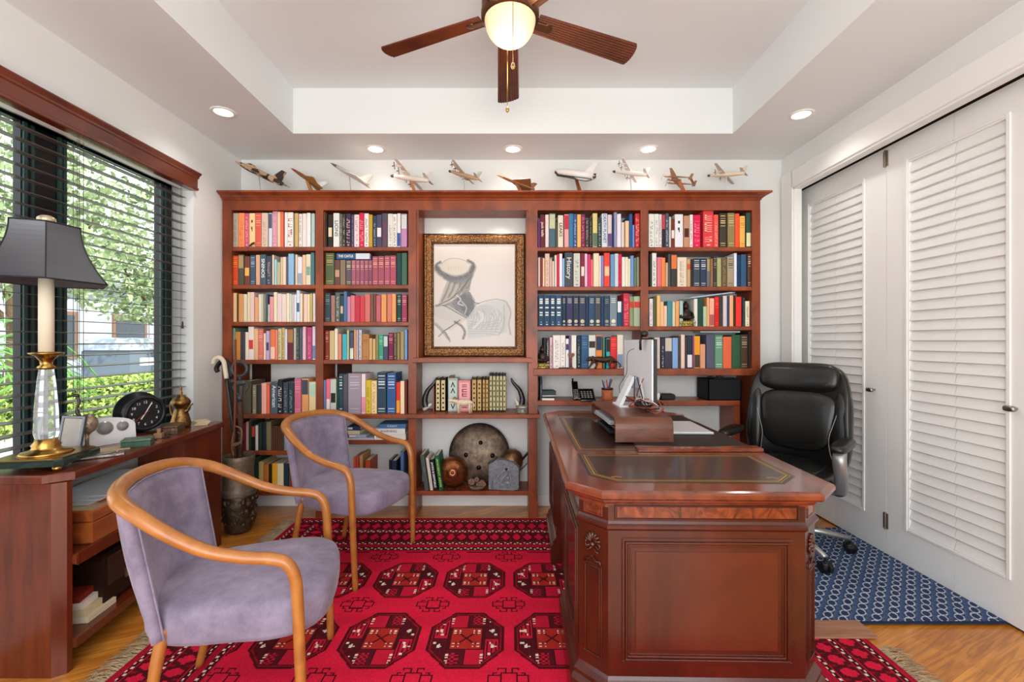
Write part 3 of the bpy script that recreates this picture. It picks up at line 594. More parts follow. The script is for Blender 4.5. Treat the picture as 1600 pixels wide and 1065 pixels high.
ORD = 'first second third fourth fifth sixth seventh eighth ninth tenth eleventh twelfth thirteenth fourteenth fifteenth sixteenth seventeenth eighteenth nineteenth twentieth twenty-first twenty-second twenty-third twenty-fourth twenty-fifth twenty-sixth twenty-seventh twenty-eighth twenty-ninth thirtieth'.split()
M_PAGE = plain('e6dcc4', .9)
def spine_marks(m, b, wd, h, mi):
    """marks printed or stamped on the spine, a hair proud of it"""
    st = b['st']; y = -.0028; hw = wd/2*.72
    def q(x0, x1, z0, z1):
        m.add([(x0, y, z0), (x1, y, z0), (x1, y, z1), (x0, y, z1), (x0, y+.004, z0), (x1, y+.004, z0), (x1, y+.004, z1), (x0, y+.004, z1)], [(0, 1, 2, 3), (0, 4, 5, 1), (3, 2, 6, 7), (0, 3, 7, 4), (1, 5, 6, 2)], mi)
    rnd = random.Random(int(b['x0']*1e4)+int(h*1e5))
    if st in 'vV' and st and not b['tx']:
        g = .22 if st == 'v' else .36; z = h*rnd.uniform(.12, .2); e = h*rnd.uniform(.75, .93)
        while z < e:
            dz = h*rnd.uniform(.018, .04)*(1.5 if st == 'V' else 1); k = rnd.random()
            if k < .8:
                q(-wd*g, wd*g*.9, z, z+dz*.28); 
                if k < .5: q(-wd*g, -wd*g*.5, z, z+dz)
                elif k < .7: q(wd*g*.3, wd*g*.9, z, z+dz)
            z += dz*1.3
        q(-wd*.16, wd*.16, h*.05, h*.08)
    elif st == 'b':
        for f in ((.05, .06), (.11, .13), (.62, .635), (.70, .73), (.76, .79), (.84, .85), (.91, .93)): q(-hw, hw, h*f[0], h*f[1])
    elif st == 'h': q(-hw*1.25, hw*1.25, h*.55, h*.97)
    elif st == 'L': q(-hw*1.25, hw*1.25, h*.03, h*.42)
    elif st == 'm': q(-hw*1.1, hw*1.1, h*.32, h*.60)
    elif st == 'u': q(-hw*1.25, hw*1.25, h*.62, h*.82)
    elif st == 's': q(-hw*.35, hw*.35, h*.72, h*.80); q(-hw*.4, hw*.2, h*.52, h*.60); q(-hw*.1, hw*.2, h*.46, h*.53)
    elif st == 'g':
        for f in (.85, .78, .72, .58, .42, .34): q(-hw*.8, hw*.8, h*f, h*(f+.045))
        q(-hw*.5, hw*.5, h*.05, h*.07); q(-hw*.15, hw*.15, h*.12, h*.15)
    elif st == 'c':
        for f in (.88, .82, .76): q(-hw*.85, hw*.85, h*f, h*(f+.02))
        m.cyl((0, -.0010, h*.16), (0, -.0034, h*.16), min(hw*.9, .017), 16, mi); q(-hw*.8, hw*.8, h*.03, h*.06)
    elif st in 'pP' and st:
        q(-hw*1.1, hw*1.1, h*.04, h*.93)
    if st == 'p':
        for f in (.12, .26, .40, .54, .68, .80):
            m.add([(-hw*.7, y-.001, h*f), (0, y-.001, h*(f-.035)), (hw*.7, y-.001, h*f), (0, y-.001, h*(f+.035))], [(0, 1, 2, 3)], 0)
        q(-hw*1.1, hw*1.1, h*.47, h*.475)
    if st == 'P':
        pass
def make_book(b, target=None):
    wd = b['x1']-b['x0']-.0012; h = b['h']; D = min(.19, YB-.02-b['y'], .13+h*.25); cx = (b['x0']+b['x1'])/2
    m = target or MB(); c = .0022; n = 5
    if target: m.T = Matrix.Translation((cx, b['y'], b['z']+.0005))
    sp = [(-wd/2*math.cos(PI*k/n), -.0022*math.sin(PI*k/n)) for k in range(n+1)]
    if wd < .007: sp = [(-wd/2, 0), (wd/2, 0)]
    i0 = b.get('mi', (0, 1, 2))
    out = [(wd/2, D)] + [(wd/2-c, D), (wd/2-c, .004), (-wd/2+c, .004), (-wd/2+c, D)] + [(-wd/2, D)]
    k = len(sp); ring = sp+out; nn = len(ring)
    vs = [(x, y, 0) for x, y in ring]+[(x, y, h) for x, y in ring]
    m.add(vs, [(i, (i+1) % nn, nn+(i+1) % nn, nn+i) for i in range(nn)]+[tuple(range(nn, 2*nn))], i0[0])
    m.box(-wd/2+c, wd/2-c, .0042, D-.004, .003, h-.003, i0[1])
    if b['c2'] and not target: spine_marks(m, b, wd, h, i0[2])
    m.T = None
    return m, cx, wd
allb = [b for L in SH.values() for b in L]
for L in SH.values():
    for i, b in enumerate(L): b['i'] = i; b['n'] = len(L)
# everything past the 300 that show largest goes into one object: rank by spine area, hidden low ones last
allb.sort(key=lambda b: -(b['x1']-b['x0'])*b['h']*(.45 if b['key'][1] in ('lowest shelf',) else 1))
NMAX = 292
solo, rest = allb[:NMAX], allb[NMAX:]
def size_word(b):
    w_, h = b['x1']-b['x0'], b['h']
    return 'wide' if w_ > .045 else 'slim' if w_ < .019 else 'tall' if h > .235 else 'short' if h < .165 else ''
MARK = {'v': 'lettered', 'V': 'boldly lettered', 'b': 'gilt-banded', 'h': 'two-tone', 'L': 'two-tone', 'm': 'labelled', 'u': 'labelled', 's': 'spotted', 'g': 'ornamented', 'c': 'roundel-marked', 'p': 'panelled', 'P': 'panelled', '': 'plain'}
MARK['b'] = 'banded'
def base_label(b):
    return ' '.join(x for x in (size_word(b), MARK[b['st']], cname(b['c']), 'book') if x)
labs = {}
for b in allb:
    L = SH[b['key']]; i = b['i']
    l = cname(L[i-1]['c']) if i else 'the upright'; r = cname(L[i+1]['c']) if i < len(L)-1 else 'the upright'
    nb = ('between %s and %s' % (l, r)).replace('between the upright and', 'at left end beside').replace('and the upright', 'and the shelf end')
    bay, sh = b['key']; bay = bay.replace('bay right of the picture', 'bay beside picture')
    b['lab'] = '%s, %s, %s, %s' % (base_label(b), nb, sh, bay)
    labs.setdefault(b['lab'], []).append(b)
for k, v in labs.items():
    if len(v) > 1:
        for b in v: b['lab'] = '%s, %s from left, %s, %s' % (base_label(b), ORD[b['i']], b['key'][1], b['key'][0].replace('bay right of the picture', 'bay beside picture'))
GR = {}
for b in solo:
    m, cx, wd = make_book(b)
    cov = plain(b['c'], .55); mats = [cov, M_PAGE, plain(b['c2'], .5) if b['c2'] else cov]
    o = m.build('book', mats, loc=(cx, b['y'], b['z']+.0005))
    tag(o, b['lab'], 'book', 'books on the %s of the %s' % (b['key'][1], b['key'][0]))
    if b['tx']:
        text('spine_lettering', b['tx'], wd*.78, mats[2], facing((0, -.0030, b['h']*.55), (0, 0, -1), (1, 0, 0)), o, bold=.0004, sx=min(1.25, b['h']*.8/(len(b['tx'])*wd*.78*.55)))
    if b['st'] == 'P':
        tx, c_ = (('A C O', '1c2028') if b['i'] == 2 else ('NCES', 'a02838'))
        for k, ch in enumerate(tx.replace(' ', '')):
            pass
        # framed panel with upright ornament
        h = b['h']; hw = wd/2*.6
        pm_ = MB()
        o.data.materials[2] = plain('c8d4cc' if b['i'] == 2 else 'f0b4b4', .5)
        if b['i'] == 2:
            for z0 in (.78, .6, .18):
                for sg in (-1, 1):
                    s2 = -1 if z0 == .18 else 1
                    pm_.add([(0, -.0035, h*(z0+.12*s2)), (sg*hw*.8, -.0035, h*(z0-.05*s2)), (sg*hw*.45, -.0035, h*(z0-.05*s2)), (0, -.0035, h*(z0+.05*s2))], [(0, 1, 2, 3)])
        else:
            for z0 in (.84, .78, .70, .62, .55, .48, .3, .2, .12):
                pm_.box(-hw*.7, hw*.7, -.0036, -.003, h*z0, h*(z0+.028))
            for z0 in (.5, .62): pm_.box(-hw*.7, -hw*.4, -.0036, -.003, h*z0, h*(z0+.1))
        pm_.build('spine_ornament', plain(c_, .5), o)
# the remaining slim volumes
hexes = sorted({b['c'] for b in rest}); m = MB()
for b in rest:
    b['mi'] = (hexes.index(b['c'])+1, 0, 0); make_book(b, m)
o = m.build('books', [M_PAGE]+[plain(h, .55) for h in hexes]); tag(o, 'the slimmest volumes wedged among the wider books on every shelf', 'books', kind='stuff')
# ---------------------------------------------------------------- rugs
def knot_noise(ny, nx, s, seed):
    r = np.random.RandomState(seed); return 1+s*(r.rand(ny, nx, 1)-.5)
q = .006
RX0, RX1, RY0, RY1 = -1.49, 1.50, 1.06, 3.22
nx, ny = int((RX1-RX0)/q), int((RY1-RY0)/q)
X, Y = np.meshgrid(RX0+(np.arange(nx)+.5)*q, RY0+(np.arange(ny)+.5)*q)
c3 = lambda h: np.array(lin(h)[:3])
RED, DK, MID, WH, ORG = c3('da1c3e'), c3('4a0d16'), c3('960f20'), c3('e8d8c4'), c3('b02a22')
img = np.zeros((ny, nx, 3)); img[:] = RED
abr = 1+.10*np.sin(Y*9+np.sin(X*2.1))*np.sin(Y*31+1)
img *= abr[..., None]
def paint(mask, col): img[mask] = col
px_, py_ = .36, .478
def cell(ox, oy):
    u = (X-ox+px_/2) % px_-px_/2; v = (Y-oy+py_/2) % py_-py_/2
    return u, v
u, v = cell(-.185, 2.395); U_, V_ = u/.157, v/.180
fld = (X > -1.14) & (X < 1.15) & (Y < 2.705)
octo = np.maximum.reduce([abs(U_), abs(V_), (abs(U_)+abs(V_))/1.42])
paint(fld & (octo < 1), DK); paint(fld & (octo < .94), MID); paint(fld & (octo < .90), DK)
quad = (U_*V_ > 0)
paint(fld & (octo < .87) & quad, DK*1.4); paint(fld & (octo < .87) & ~quad, RED*.8)
inner = fld & (octo < .87)
arm = (abs(U_) < .5) | (abs(V_) < .33)
paint(inner & ((abs(abs(U_)-.5) < .03) & (abs(V_) > .0)), DK); paint(inner & ((abs(V_) < .02) & (abs(U_) > .4)), DK); paint(inner & (abs(U_) < .025) & (abs(V_) > .4), DK)
# ladder and dotted filler in the quarters
au, av = abs(U_), abs(V_)
paint(inner & (au > .54) & (abs((au-.54) % .11-.05) < .018) & (av > .1) & (av < .62), np.array(DK) if True else DK)
dots = (((U_*157/12).astype(int) % 2 == 0) & ((V_*180/11).astype(int) % 2 == 0) & (((U_*157/12).astype(int)+(V_*180/11).astype(int)) % 3 == 0))
paint(inner & dots & (au > .55) & (av > .12) & (octo > .62), WH)
paint(inner & (abs(au-.70) < .05) & (av > .20) & (av < .34) & (abs(au-.70) < (av-.16)*.4), WH)
paint(inner & (av > .50) & (au > .12) & (au < .45) & (((au*157).astype(int) // 12+(av*180).astype(int) // 10) % 2 == 0), RED*.75)
paint(inner & (av > .52) & (abs(au-.44) < .035) & (((av*180).astype(int) // 8) % 2 == 0), WH)
ctr = inner & (au < .46) & (av < .40)
paint(ctr, DK); paint(ctr & (au < .42) & (av < .36), ORG)
paint(ctr & (abs(au-av*1.1) < .04) & (au < .2), DK); paint(ctr & (abs(au-.26) < .03) & (abs(av-.16) < .02), DK)
for a_, b_ in ((.20, .18), (.32, .18), (.20, .27), (.32, .27)): paint(ctr & (abs(au-a_) < .028) & (abs(av-b_) < .024), WH)
# minor hooked crosses between
u, v = cell(-.006, 2.165); au, av = abs(u), abs(v)
ins = (Y < 2.71) & (X > -1.14) & (X < 1.15)
def ln(x0, x1, y0, y1): paint(ins & (au >= x0) & (au < x1) & (av >= y0) & (av < y1), DK)
ln(.026, .033, 0, .030); ln(0, .033, .028, .034); ln(.033, .062, .015, .021); ln(.058, .064, .015, .034); ln(.045, .064, .030, .035)
ln(.062, .075, .0, .021) if False else None
ln(.010, .016, .034, .058); ln(.010, .040, .054, .060); ln(.036, .042, .046, .060); ln(.064, .076, .015, .021); ln(.072, .078, 0.0, .021)
# borders
def border(t, s, mask):
    """t: distance across the border (0 outside), s: distance along it"""
    paint(mask, RED*.62)
    cr = mask.copy()
    for t0 in (.14, .31):
        a = abs((s+.5*.07*(t0 > .2)) % .07-.035); b = abs(t-t0)
        k = mask & (b < .075)
        paint(k, DK*1.25)
        paint(k & ((a < .010) & (b < .045) | (a < .026) & (b < .016) | (a < .017) & (b < .030)), RED*1.0)
        paint(k & (abs(a-.033) < .003) & (b > .03), MID*.9)
    for t0 in (.055, .225, .40, .475):
        k = mask & (abs(t-t0) < .022); paint(k, DK)
        paint(k & (abs(t-t0-.006*np.sign(((s // .02) % 2)-.5)) < .0062) & ((s % .02) < .0125), WH)
        paint(mask & (abs(abs(t-t0)-.020) < .004), RED*.7)
    paint(mask & (t < .02), RED*.55)
tb = RY1-Y; border(tb*1.0, X+5, (tb < .51))
tl = (X-RX0)*1.42; border(tl, Y+5, (tl < .50) & (tb > .04) & (tb*1.0 > tl*.6))
tr_ = (RX1-X)*1.42; border(tr_, Y+5, (tr_ < .50) & (tb > .04) & (tb*1.0 > tr_*.6))
img *= knot_noise(ny, nx, .22, 1)
rug = thing('oriental_rug', 'red oriental rug with rows of dark octagonal medallions and tasselled ends', 'rug', (0, 0, .001))
grid_mesh('pile', np.clip(img, 0, 1), RX0, RX1, RY0, RY1, attrmat('rug_pile', .95, .25, 160), rug, thick=.007)
rnd = random.Random(5)
for sg, x0 in ((-1, RX0), (1, RX1)):
    m = MB()
    for k in range(760):
        y = RY0+.02+(RY1-RY0-.04)*k/759+rnd.uniform(-.003, .003)
        if sg > 0 and y > 1.86: continue
        L = rnd.uniform(.055, .11); sk = rnd.uniform(-.035, .035); z = rnd.uniform(.002, .012)
        m.tube([(x0-sg*.002, y, .005), (x0+sg*L*.5, y+sk*.7, z+.002), (x0+sg*L, y+sk*rnd.uniform(-1, 1.6), .003)], [.0016, .0014, .001], 4)
    m.build('fringe', plain('baa484', .95, noise=.3, nscale=30), rug, kind='stuff')
# blue runner by the doors
bx0, bx1, by0, by1 = 1.0, 2.205, 2.013, 3.04
q = .004; nx, ny = int((bx1-bx0)/q), int((by1-by0)/q)
X, Y = np.meshgrid(bx0+(np.arange(nx)+.5)*q, by0+(np.arange(ny)+.5)*q)
NV, LB, GY = c3('2e3e62'), c3('6886b4'), c3('c4ccd8')
img = np.zeros((ny, nx, 3)); img[:] = NV
th_ = R(42); AL = X*math.sin(th_)+Y*math.cos(th_); AC = X*math.cos(th_)-Y*math.sin(th_)
s = (AL % .0155) < .0075
img[s] = LB*.62
pc = .0555; cu = (AC+.006) % pc-pc/2; jj = (AL % .062)-.031
rr = np.sqrt((cu/.0185)**2+(jj/.0315)**2)
band = abs(cu) < .0195
img[band & (rr > 1.0)] = NV; img[rr < 1.0] = GY*.95; img[rr < .76] = NV*.9
img[abs(cu-.0225) < .0012] = LB*.6
edge_ = (Y-by0 < .012); img[edge_] = NV*.6
img *= knot_noise(ny, nx, .14, 2)
rn = grid_mesh('runner_mat', np.clip(img, 0, 1), bx0, bx1, by0, by1, attrmat('runner_weave', .8, .15, 260), thick=.006, loc=(0, 0, .0085))
tag(rn, 'blue mat with chains of pale rings under the office chair', 'mat')
ud = MB().box(1.0, 1.55, 1.915, 2.03, 0, .0075).build('mat_underlay', wood('faded_underlay', '9c6a50', 'b88668', (4, 30, 4), .5, .1), loc=(0, 0, .0082))
tag(ud, 'faded tan underlay strip between the blue mat and red rug', 'underlay')

# ---------------------------------------------------------------- desk
DH = .78
desk = thing('executive_desk', 'large mahogany executive desk with leather inset top and panelled end', 'desk', (.659, 2.29, .0086), R(-1.18))
hw, hl = .455, .85
def octa(w_, l_, ch): return [(-w_+ch, -l_), (w_-ch, -l_), (w_, -l_+ch), (w_, l_-ch), (w_-ch, l_), (-w_+ch, l_), (-w_, l_-ch), (-w_, -l_+ch)]
T0 = DH-.0086
top = octa(hw, hl, .105)
MB().loft(top, [(-.050, T0-.066), (-.050, T0-.056), (-.034, T0-.050), (-.026, T0-.040), (-.026, T0-.034), (-.008, T0-.030), (0, T0-.022), (0, T0-.010), (-.006, T0-.003), (-.016, T0)]).build('top', M_DESKTOP, desk)
body = octa(hw-.05, hl-.05, .085)
# frieze rail all round, pedestals at both ends with a knee space between
m = MB().loft(body, [(0, .655), (0, T0-.06)])
m.loft(body, [(-.01, .625), (.004, .630), (.010, .638), (.010, .646), (.004, .652), (0, .660)])
m.build('frieze', M_DESK, desk)
for sg in (-1, 1):
    w_, l_ = hw-.05, hl-.05
    if sg < 0: pl_ = [(-w_+.085, -l_), (w_-.085, -l_), (w_, -l_+.085), (w_, -.26), (-w_, -.26), (-w_, -l_+.085)]
    else: pl_ = [(-w_, .26), (w_, .26), (w_, l_-.085), (w_-.085, l_), (-w_+.085, l_), (-w_, l_-.085)]
    msk = [1, 1, 1, 0, 1, 1] if sg < 0 else [0, 1, 1, 1, 1, 1]
    ped = MB().loft(pl_, [(.030, .0), (.030, .095), (.024, .105), (.018, .112), (.018, .125), (.006, .140), (0, .150), (0, .64)], mask=msk).build('pedestal', M_DESK, desk)
    # framed end panel
    y = -l_ if sg < 0 else l_
    fr_ = MB(); x0, x1, z0, z1 = -.276, .276, .195, .605
    def beadframe(mb, M, x0, x1, z0, z1, wd, steps):
        for a, b_, h in steps:
            mb.T = M
            for (p0, p1, p2, p3) in ((x0+a, x1-a, z0+a, z0+b_), (x0+a, x1-a, z1-b_, z1-a), (x0+a, x0+b_, z0+b_, z1-b_), (x1-b_, x1-a, z0+b_, z1-b_)):
                mb.box(p0, p1, p2, p3, -.001, h, bv=min(.002, h*.3))
            mb.T = None
        return mb
    Mf = facing((0, y, 0), (1, 0, 0) if sg < 0 else (-1, 0, 0), (0, 0, 1))
    beadframe(fr_, Mf, x0, x1, z0, z1, .03, [(0, .010, .006), (.010, .018, .011), (.018, .026, .007), (.026, .032, .003)])
    fr_.build('panel_moulding', M_DESK, ped)
    fr_ = MB(); fr_.T = Mf; fr_.box(x0+.045, x1-.045, z0+.045, z1-.045, 0, .0025, bv=.001); fr_.build('end_panel', wood('end_panel_wood', '481a0c', '602510', (3, 3, 1.6), .25, .35), ped)
    # canted corners: carved shell over an arched panel
    for sx_ in (-1, 1):
        cm = Vector((sx_*(w_-.0425), (-l_+.0425)*(-sg if sg > 0 else 1), 0))
        nrm = Vector((sx_, sg, 0)).normalized(); rgt = Vector((0, 0, 1)).cross(nrm)
        Mc = facing(cm, rgt, (0, 0, 1))
        p = MB(); beadframe(p, Mc, -.036, .036, .19, .50, .01, [(0, .005, .004), (.005, .009, .007)])
        p.T = Mc; p.tube([(-.034, .500, .004), (-.030, .515, .005), (-.014, .512, .005), (0, .528, .005), (.014, .512, .005), (.030, .515, .005), (.034, .500, .004)], .0035, 6)
        p.build('canted_panel', M_DESK, ped)
        p = MB(); p.T = Mc
        for k in range(7):
            a = R(-78+26*k); r = .030
            p.blob((math.sin(a)*r*.6, .575+math.cos(a)*r*.62, .003), (.0055, .015, .006), M=Matrix.Rotation(-a, 4, 'Z'), nu=8, nv=6)
        p.blob((0, .566, .004), (.010, .009, .008), nu=10, nv=6)
        for s2 in (-1, 1): p.tube([(s2*.012, .562, .004), (s2*.026, .552, .004), (s2*.030, .566, .004), (s2*.024, .574, .004)], .0035, 6); p.tube([(s2*.004, .556, .004), (s2*.016, .542, .004), (s2*.024, .544, .004)], .003, 6)
        p.build('carved_shell', M_DESK, ped)
        f_ = MB(); beadframe(f_, Mc, -.038, .038, .668, .712, .01, [(0, .004, .004)])
        f_.T = Mc; f_.box(-.032, .032, .674, .706, 0, .002); f_.build('frieze_veneer', M_FLAME, desk)
    f_ = MB(); beadframe(f_, Mf, -.300, .300, .665, .714, .01, [(0, .005, .005)]); f_.build('frieze_bead', M_DESK, desk)
    f_ = MB(); f_.T = Mf; f_.box(-.290, .290, .672, .707, 0, .002); f_.build('frieze_veneer', M_FLAME, desk)
    # long visitor-side pilasters and panels
    Ms = facing((-w_, 0, 0), (0, -1, 0), (0, 0, 1))
    f_ = MB(); ya, yb = (.30, .70) if sg < 0 else (-.70, -.30)
    beadframe(f_, Ms, ya, yb, .19, .60, .02, [(0, .010, .006), (.010, .018, .012)]); f_.build('side_moulding', M_DESK, ped)
MB().box(-hw+.07, -hw+.10, -.26, .26, .02, .64).build('modesty_panel', M_DESK, desk)
# leather insets with gold tooling
M_INSET = plain('38231c', .3, coat=.3, name='tooled_leather', noise=.12, nscale=20)
for y0, y1, kind in ((-.755, -.365, 'near'), (-.305, .56, 'mid'), (.61, .755, 'far')):
    x0, x1, ch = -.365, .365, .085
    if kind == 'near': pl_ = [(x0+ch, y0), (x1-ch, y0), (x1, y0+ch), (x1, y1), (x0, y1), (x0, y0+ch)]
    elif kind == 'far': pl_ = [(x0, y0), (x1, y0), (x1, y1-ch), (x1-ch, y1), (x0+ch, y1), (x0, y1-ch)]
    else: pl_ = [(x0, y0), (x1, y0), (x1, y1), (x0, y1)]
    MB().loft(pl_, [(0, T0-.004), (0, T0+.0008)]).build('leather_inset', M_INSET, desk)
    g = MB(); n = len(pl_)
    for off0, off1 in ((.012, .0145), (.020, .027), (.0325, .0345)):
        a = MB().loft(pl_, [(-off0, 0)]).v[:n]; b_ = MB().loft(pl_, [(-off1, 0)]).v[:n]; z = T0+.0013
        g.add([(p[0], p[1], z) for p in a]+[(p[0], p[1], z) for p in b_], [(i, (i+1) % n, n+(i+1) % n, n+i) for i in range(n)])
    for sx_ in (-1, 1):
        if kind == 'near':
            for k in range(3): g.lathe([(.003, 0), (.007, .0001)], 10, at=(sx_*(.270+.012*k-.012), y0+.062+.006*(k % 2), T0+.0013))
    g.build('gold_tooling', plain('c8a050', .35, .6), desk)
# ---- things on the desk (turned with it)
def on_desk(x, y): 
    v_ = rz(R(-1.18), (.659, 2.29, 0)) @ Vector((x, y, 0)); return (v_.x, v_.y, DH)
# blotter: dark mat with wooden end strips
bt = thing('desk_blotter', 'dark leather desk blotter with scalloped wooden end strips', 'desk blotter', (.0, .0, DH+.0022))
MB().loft([(.575, 2.02), (1.075, 2.02), (1.085, 2.9), (.585, 2.9)], [(0, 0), (0, .005), (-.004, .007)]).build('mat', plain('2b2422', .55, noise=.1, nscale=60), bt)
for ys, nm in ((1.965, 0), (2.865, 1)):
    pts = [(.555, ys)]+[(.555+.54*k/16, ys) for k in range(1, 17)]+[(1.095-.54*k/16, ys+.048+.012*math.cos(k/16*2*PI)*(1 if nm == 0 else -1)) for k in range(17)]
    MB().loft(pts, [(0, .0), (0, .012), (-.002, .014)]).build('end_strip', M_DESKTOP, bt)
rs = thing('monitor_riser', 'bent walnut riser on the desk carrying the monitor', 'monitor riser', (.625, 2.43, DH+.010))
L2, W2, H2, tk = .315, .135, .112, .012
def bend(o):
    pts = []; 
    for y, z in ((-L2+o, 0), (-L2+o, H2-.05)): pts.append((y, z))
    for k in range(1, 8): a = PI/2*k/8; pts.append((-L2+.045-(.045-o)*math.cos(a), H2-.045+(.045-o)*math.sin(a)))
    for y, z in ((-L2+.045, H2-o), (L2-.045, H2-o)): pts.append((y, z))
    for k in range(1, 8): a = PI/2*k/8; pts.append((L2-.045+(.045-o)*math.sin(a), H2-.045+(.045-o)*math.cos(a)))
    pts += [(L2-o, H2-.05), (L2-o, 0)]
    return pts
pts = bend(0)+bend(tk)[::-1]
m = MB(); n = len(pts); vs = [(-W2, y, z) for y, z in pts]+[(W2, y, z) for y, z in pts]
hn = n//2
fs = []
for i in range(hn-1):
    j = n-1-i
    fs += [(i, i+1, j-1, j), (n+i, n+j, n+j-1, n+i+1)]
fs += [(i, n+i, n+(i+1) % n, (i+1) % n) for i in range(n)]
m.add(vs, fs); m.build('bent_top', M_RISER, rs)
MB().box(-W2+.01, W2-.005, -L2+.012, L2-.012, .048, .056).build('shelf', M_RISER, rs)
pp = MB()
rnd = random.Random(2)
for k in range(5): 
    pp.T = rz(rnd.uniform(-.05, .05), (.615, 2.40+rnd.uniform(-.02, .02), DH+.0675+k*.004)); pp.box(-.125, .10, -.16, .2, 0, .003)
pp.T = None
tag(pp.build('paper_stack', plain('b8bcc0', .7)), 'thin stack of papers tucked in the walnut riser', 'papers')
pp = MB()
pp.box(.50, .70, 2.30, 2.60, 0, .02, bv=.004)
tag(pp.build('folder', plain('22262c', .5), loc=(0, 0, DH+.011)), 'dark folder lying under the walnut riser', 'folder')
lp = thing('laptop', 'closed silver laptop on the blotter beside the riser', 'laptop', (.905, 2.44, DH+.010), R(-2))
MB().loft([(-.12, -.16), (.12, -.16), (.12, .16), (-.12, .16)], [(-.002, 0), (0, .003), (0, .006)]).build('base', plain('9fa3a8', .35, .6), lp)
MB().loft([(-.12, -.16), (.12, -.16), (.12, .16), (-.12, .16)], [(0, .0065), (0, .011), (-.003, .0135)]).build('lid', plain('e4e4e6', .35, .3), lp)
# monitor, screen turned away to the right
RT = DH+.010+H2
mon = thing('computer_monitor', 'slim silver-backed monitor on a sloping stand, screen turned away', 'monitor', (.70, 2.53, RT))
M_ALU = plain('e6e9ee', .5, 0, name='aluminium_back')
m = MB(); m.T = Matrix.Translation((.012, .01, .03+.155+.02)) 
m.loft([(-.006, -.273), (.001, -.275), (.001, .275), (-.006, .273)], [(-.003, -.16), (0, -.157), (0, .157), (-.003, .16)]); m.build('rear_shell', M_ALU, mon)
m = MB(); m.T = Matrix.Translation((.012, .01, .205)); m.box(.001, .020, -.276, .276, -.162, .162, bv=.002); m.build('screen', M_BLACK, mon)
m = MB(); m.T = Matrix.Translation((0, .01, 0)); m.loft([(-.03, -.055), (.006, -.055), (.006, .055), (-.03, .055)], [(0, .10), (0, .16)]); m.build('hinge_cover', plain('8e9298', .4, .3), mon)
m = MB()
m.add([(-.105, -.05, .006), (-.105, .05, .006), (-.088, .05, .004), (-.088, -.05, .004), (-.028, -.045, .165), (-.028, .045, .165), (-.012, .045, .160), (-.012, -.045, .160)],
      [(0, 1, 5, 4), (1, 2, 6, 5), (2, 3, 7, 6), (3, 0, 4, 7), (4, 5, 6, 7), (0, 3, 2, 1)])
m.build('stand', M_ALU, mon)
MB().loft([(-.11, -.08), (.04, -.06), (.08, 0), (.04, .09), (-.11, .09)], [(0, 0), (0, .006), (-.003, .008)]).build('foot', M_ALU, mon)
wc = thing('webcam', 'small black webcam clipped on top of the monitor', 'webcam', (.695, 2.36, RT+.366))
MB().blob((0, 0, .030), (.020, .022, .017), e=.8).build('camera_body', M_BLACK, wc)
MB().tube([(-.012, 0, .016), (-.02, .0, -.01), (-.016, .005, -.055)], .006, 8).box(-.02, .028, -.02, .02, .001, .007, bv=.002).tube([(-.013, .02, -.003), (-.015, .022, -.05)], .005, 8).build('clip', M_BLACK, wc)
cb = MB().tube(catmull([(.66, 2.42, 1.22), (.645, 2.50, 1.19), (.655, 2.56, 1.08), (.64, 2.66, 1.0), (.66, 2.7, .93), (.70, 2.66, .905)], 6), .0016, 6)
tag(cb.build('webcam_cable', M_BLACK), 'thin black cable hanging down behind the monitor', 'cable')
rnd = random.Random(11)
cols = [M_BLACK, plain('a84a34', .5), M_BLACK, plain('c8c0b8', .5)]
for k in range(14):
    p0 = Vector((.68+rnd.uniform(-.02, .02), 2.44+rnd.uniform(-.10, .06), RT+.014+(.15 if k < 4 else 0)))
    pts = [p0]
    for j in range(4): pts.append(Vector((.655+.035*j+rnd.uniform(-.04, .04), 2.33+rnd.uniform(-.15, .17), RT+.008+rnd.uniform(0, .055))))
    for p in pts: p.x = min(p.x, .90); 
    pts = [Vector((min(p.x, .752), p.y, p.z)) for p in pts]
    tag(MB().tube(catmull(pts, 6), .0028, 6).build('cable', cols[k % 4]), 'loose cable in the dark tangle beside the monitor foot', 'cable', 'tangled cables on the riser')
# ---------------------------------------------------------------- upholstered armchairs
M_SUEDE, nt, b = newmat('mauve_suede')
t = nt.nodes.new('ShaderNodeTexCoord'); n1 = nt.nodes.new('ShaderNodeTexNoise'); n1.inputs['Scale'].default_value = 7; n1.inputs['Detail'].default_value = 7; n1.inputs['Roughness'].default_value = .7
rp = nt.nodes.new('ShaderNodeValToRGB'); rp.color_ramp.elements[0].position = .35; rp.color_ramp.elements[1].position = .68
rp.color_ramp.elements[0].color = lin('7a7084'); rp.color_ramp.elements[1].color = lin('a296ac')
nt.links.new(t.outputs['Object'], n1.inputs['Vector']); nt.links.new(n1.outputs['Fac'], rp.inputs[0]); nt.links.new(rp.outputs[0], b.inputs['Base Color'])
n2 = nt.nodes.new('ShaderNodeTexNoise'); n2.inputs['Scale'].default_value = 260; bp = nt.nodes.new('ShaderNodeBump'); bp.inputs['Strength'].default_value = .12; bp.inputs['Distance'].default_value = .004
nt.links.new(t.outputs['Object'], n2.inputs['Vector']); nt.links.new(n2.outputs['Fac'], bp.inputs['Height']); nt.links.new(bp.outputs[0], b.inputs['Normal'])
b.inputs['Roughness'].default_value = .95; b.inputs['Sheen Weight'].default_value = .2; b.inputs['Specular IOR Level'].default_value = .2; b.inputs['Sheen Roughness'].default_value = .4
half = [(.235, .285, .0), (.228, .292, .25), (.220, .295, .48), (.212, .296, .555), (.188, .297, .598), (.145, .298, .615), (.07, .298, .628), (-.02, .296, .655), (-.11, .288, .703), (-.20, .264, .757), (-.272, .212, .787), (-.315, .125, .802), (-.332, 0, .806)]
rail = half+[(x, -y, z) for x, y, z in half[-2::-1]]
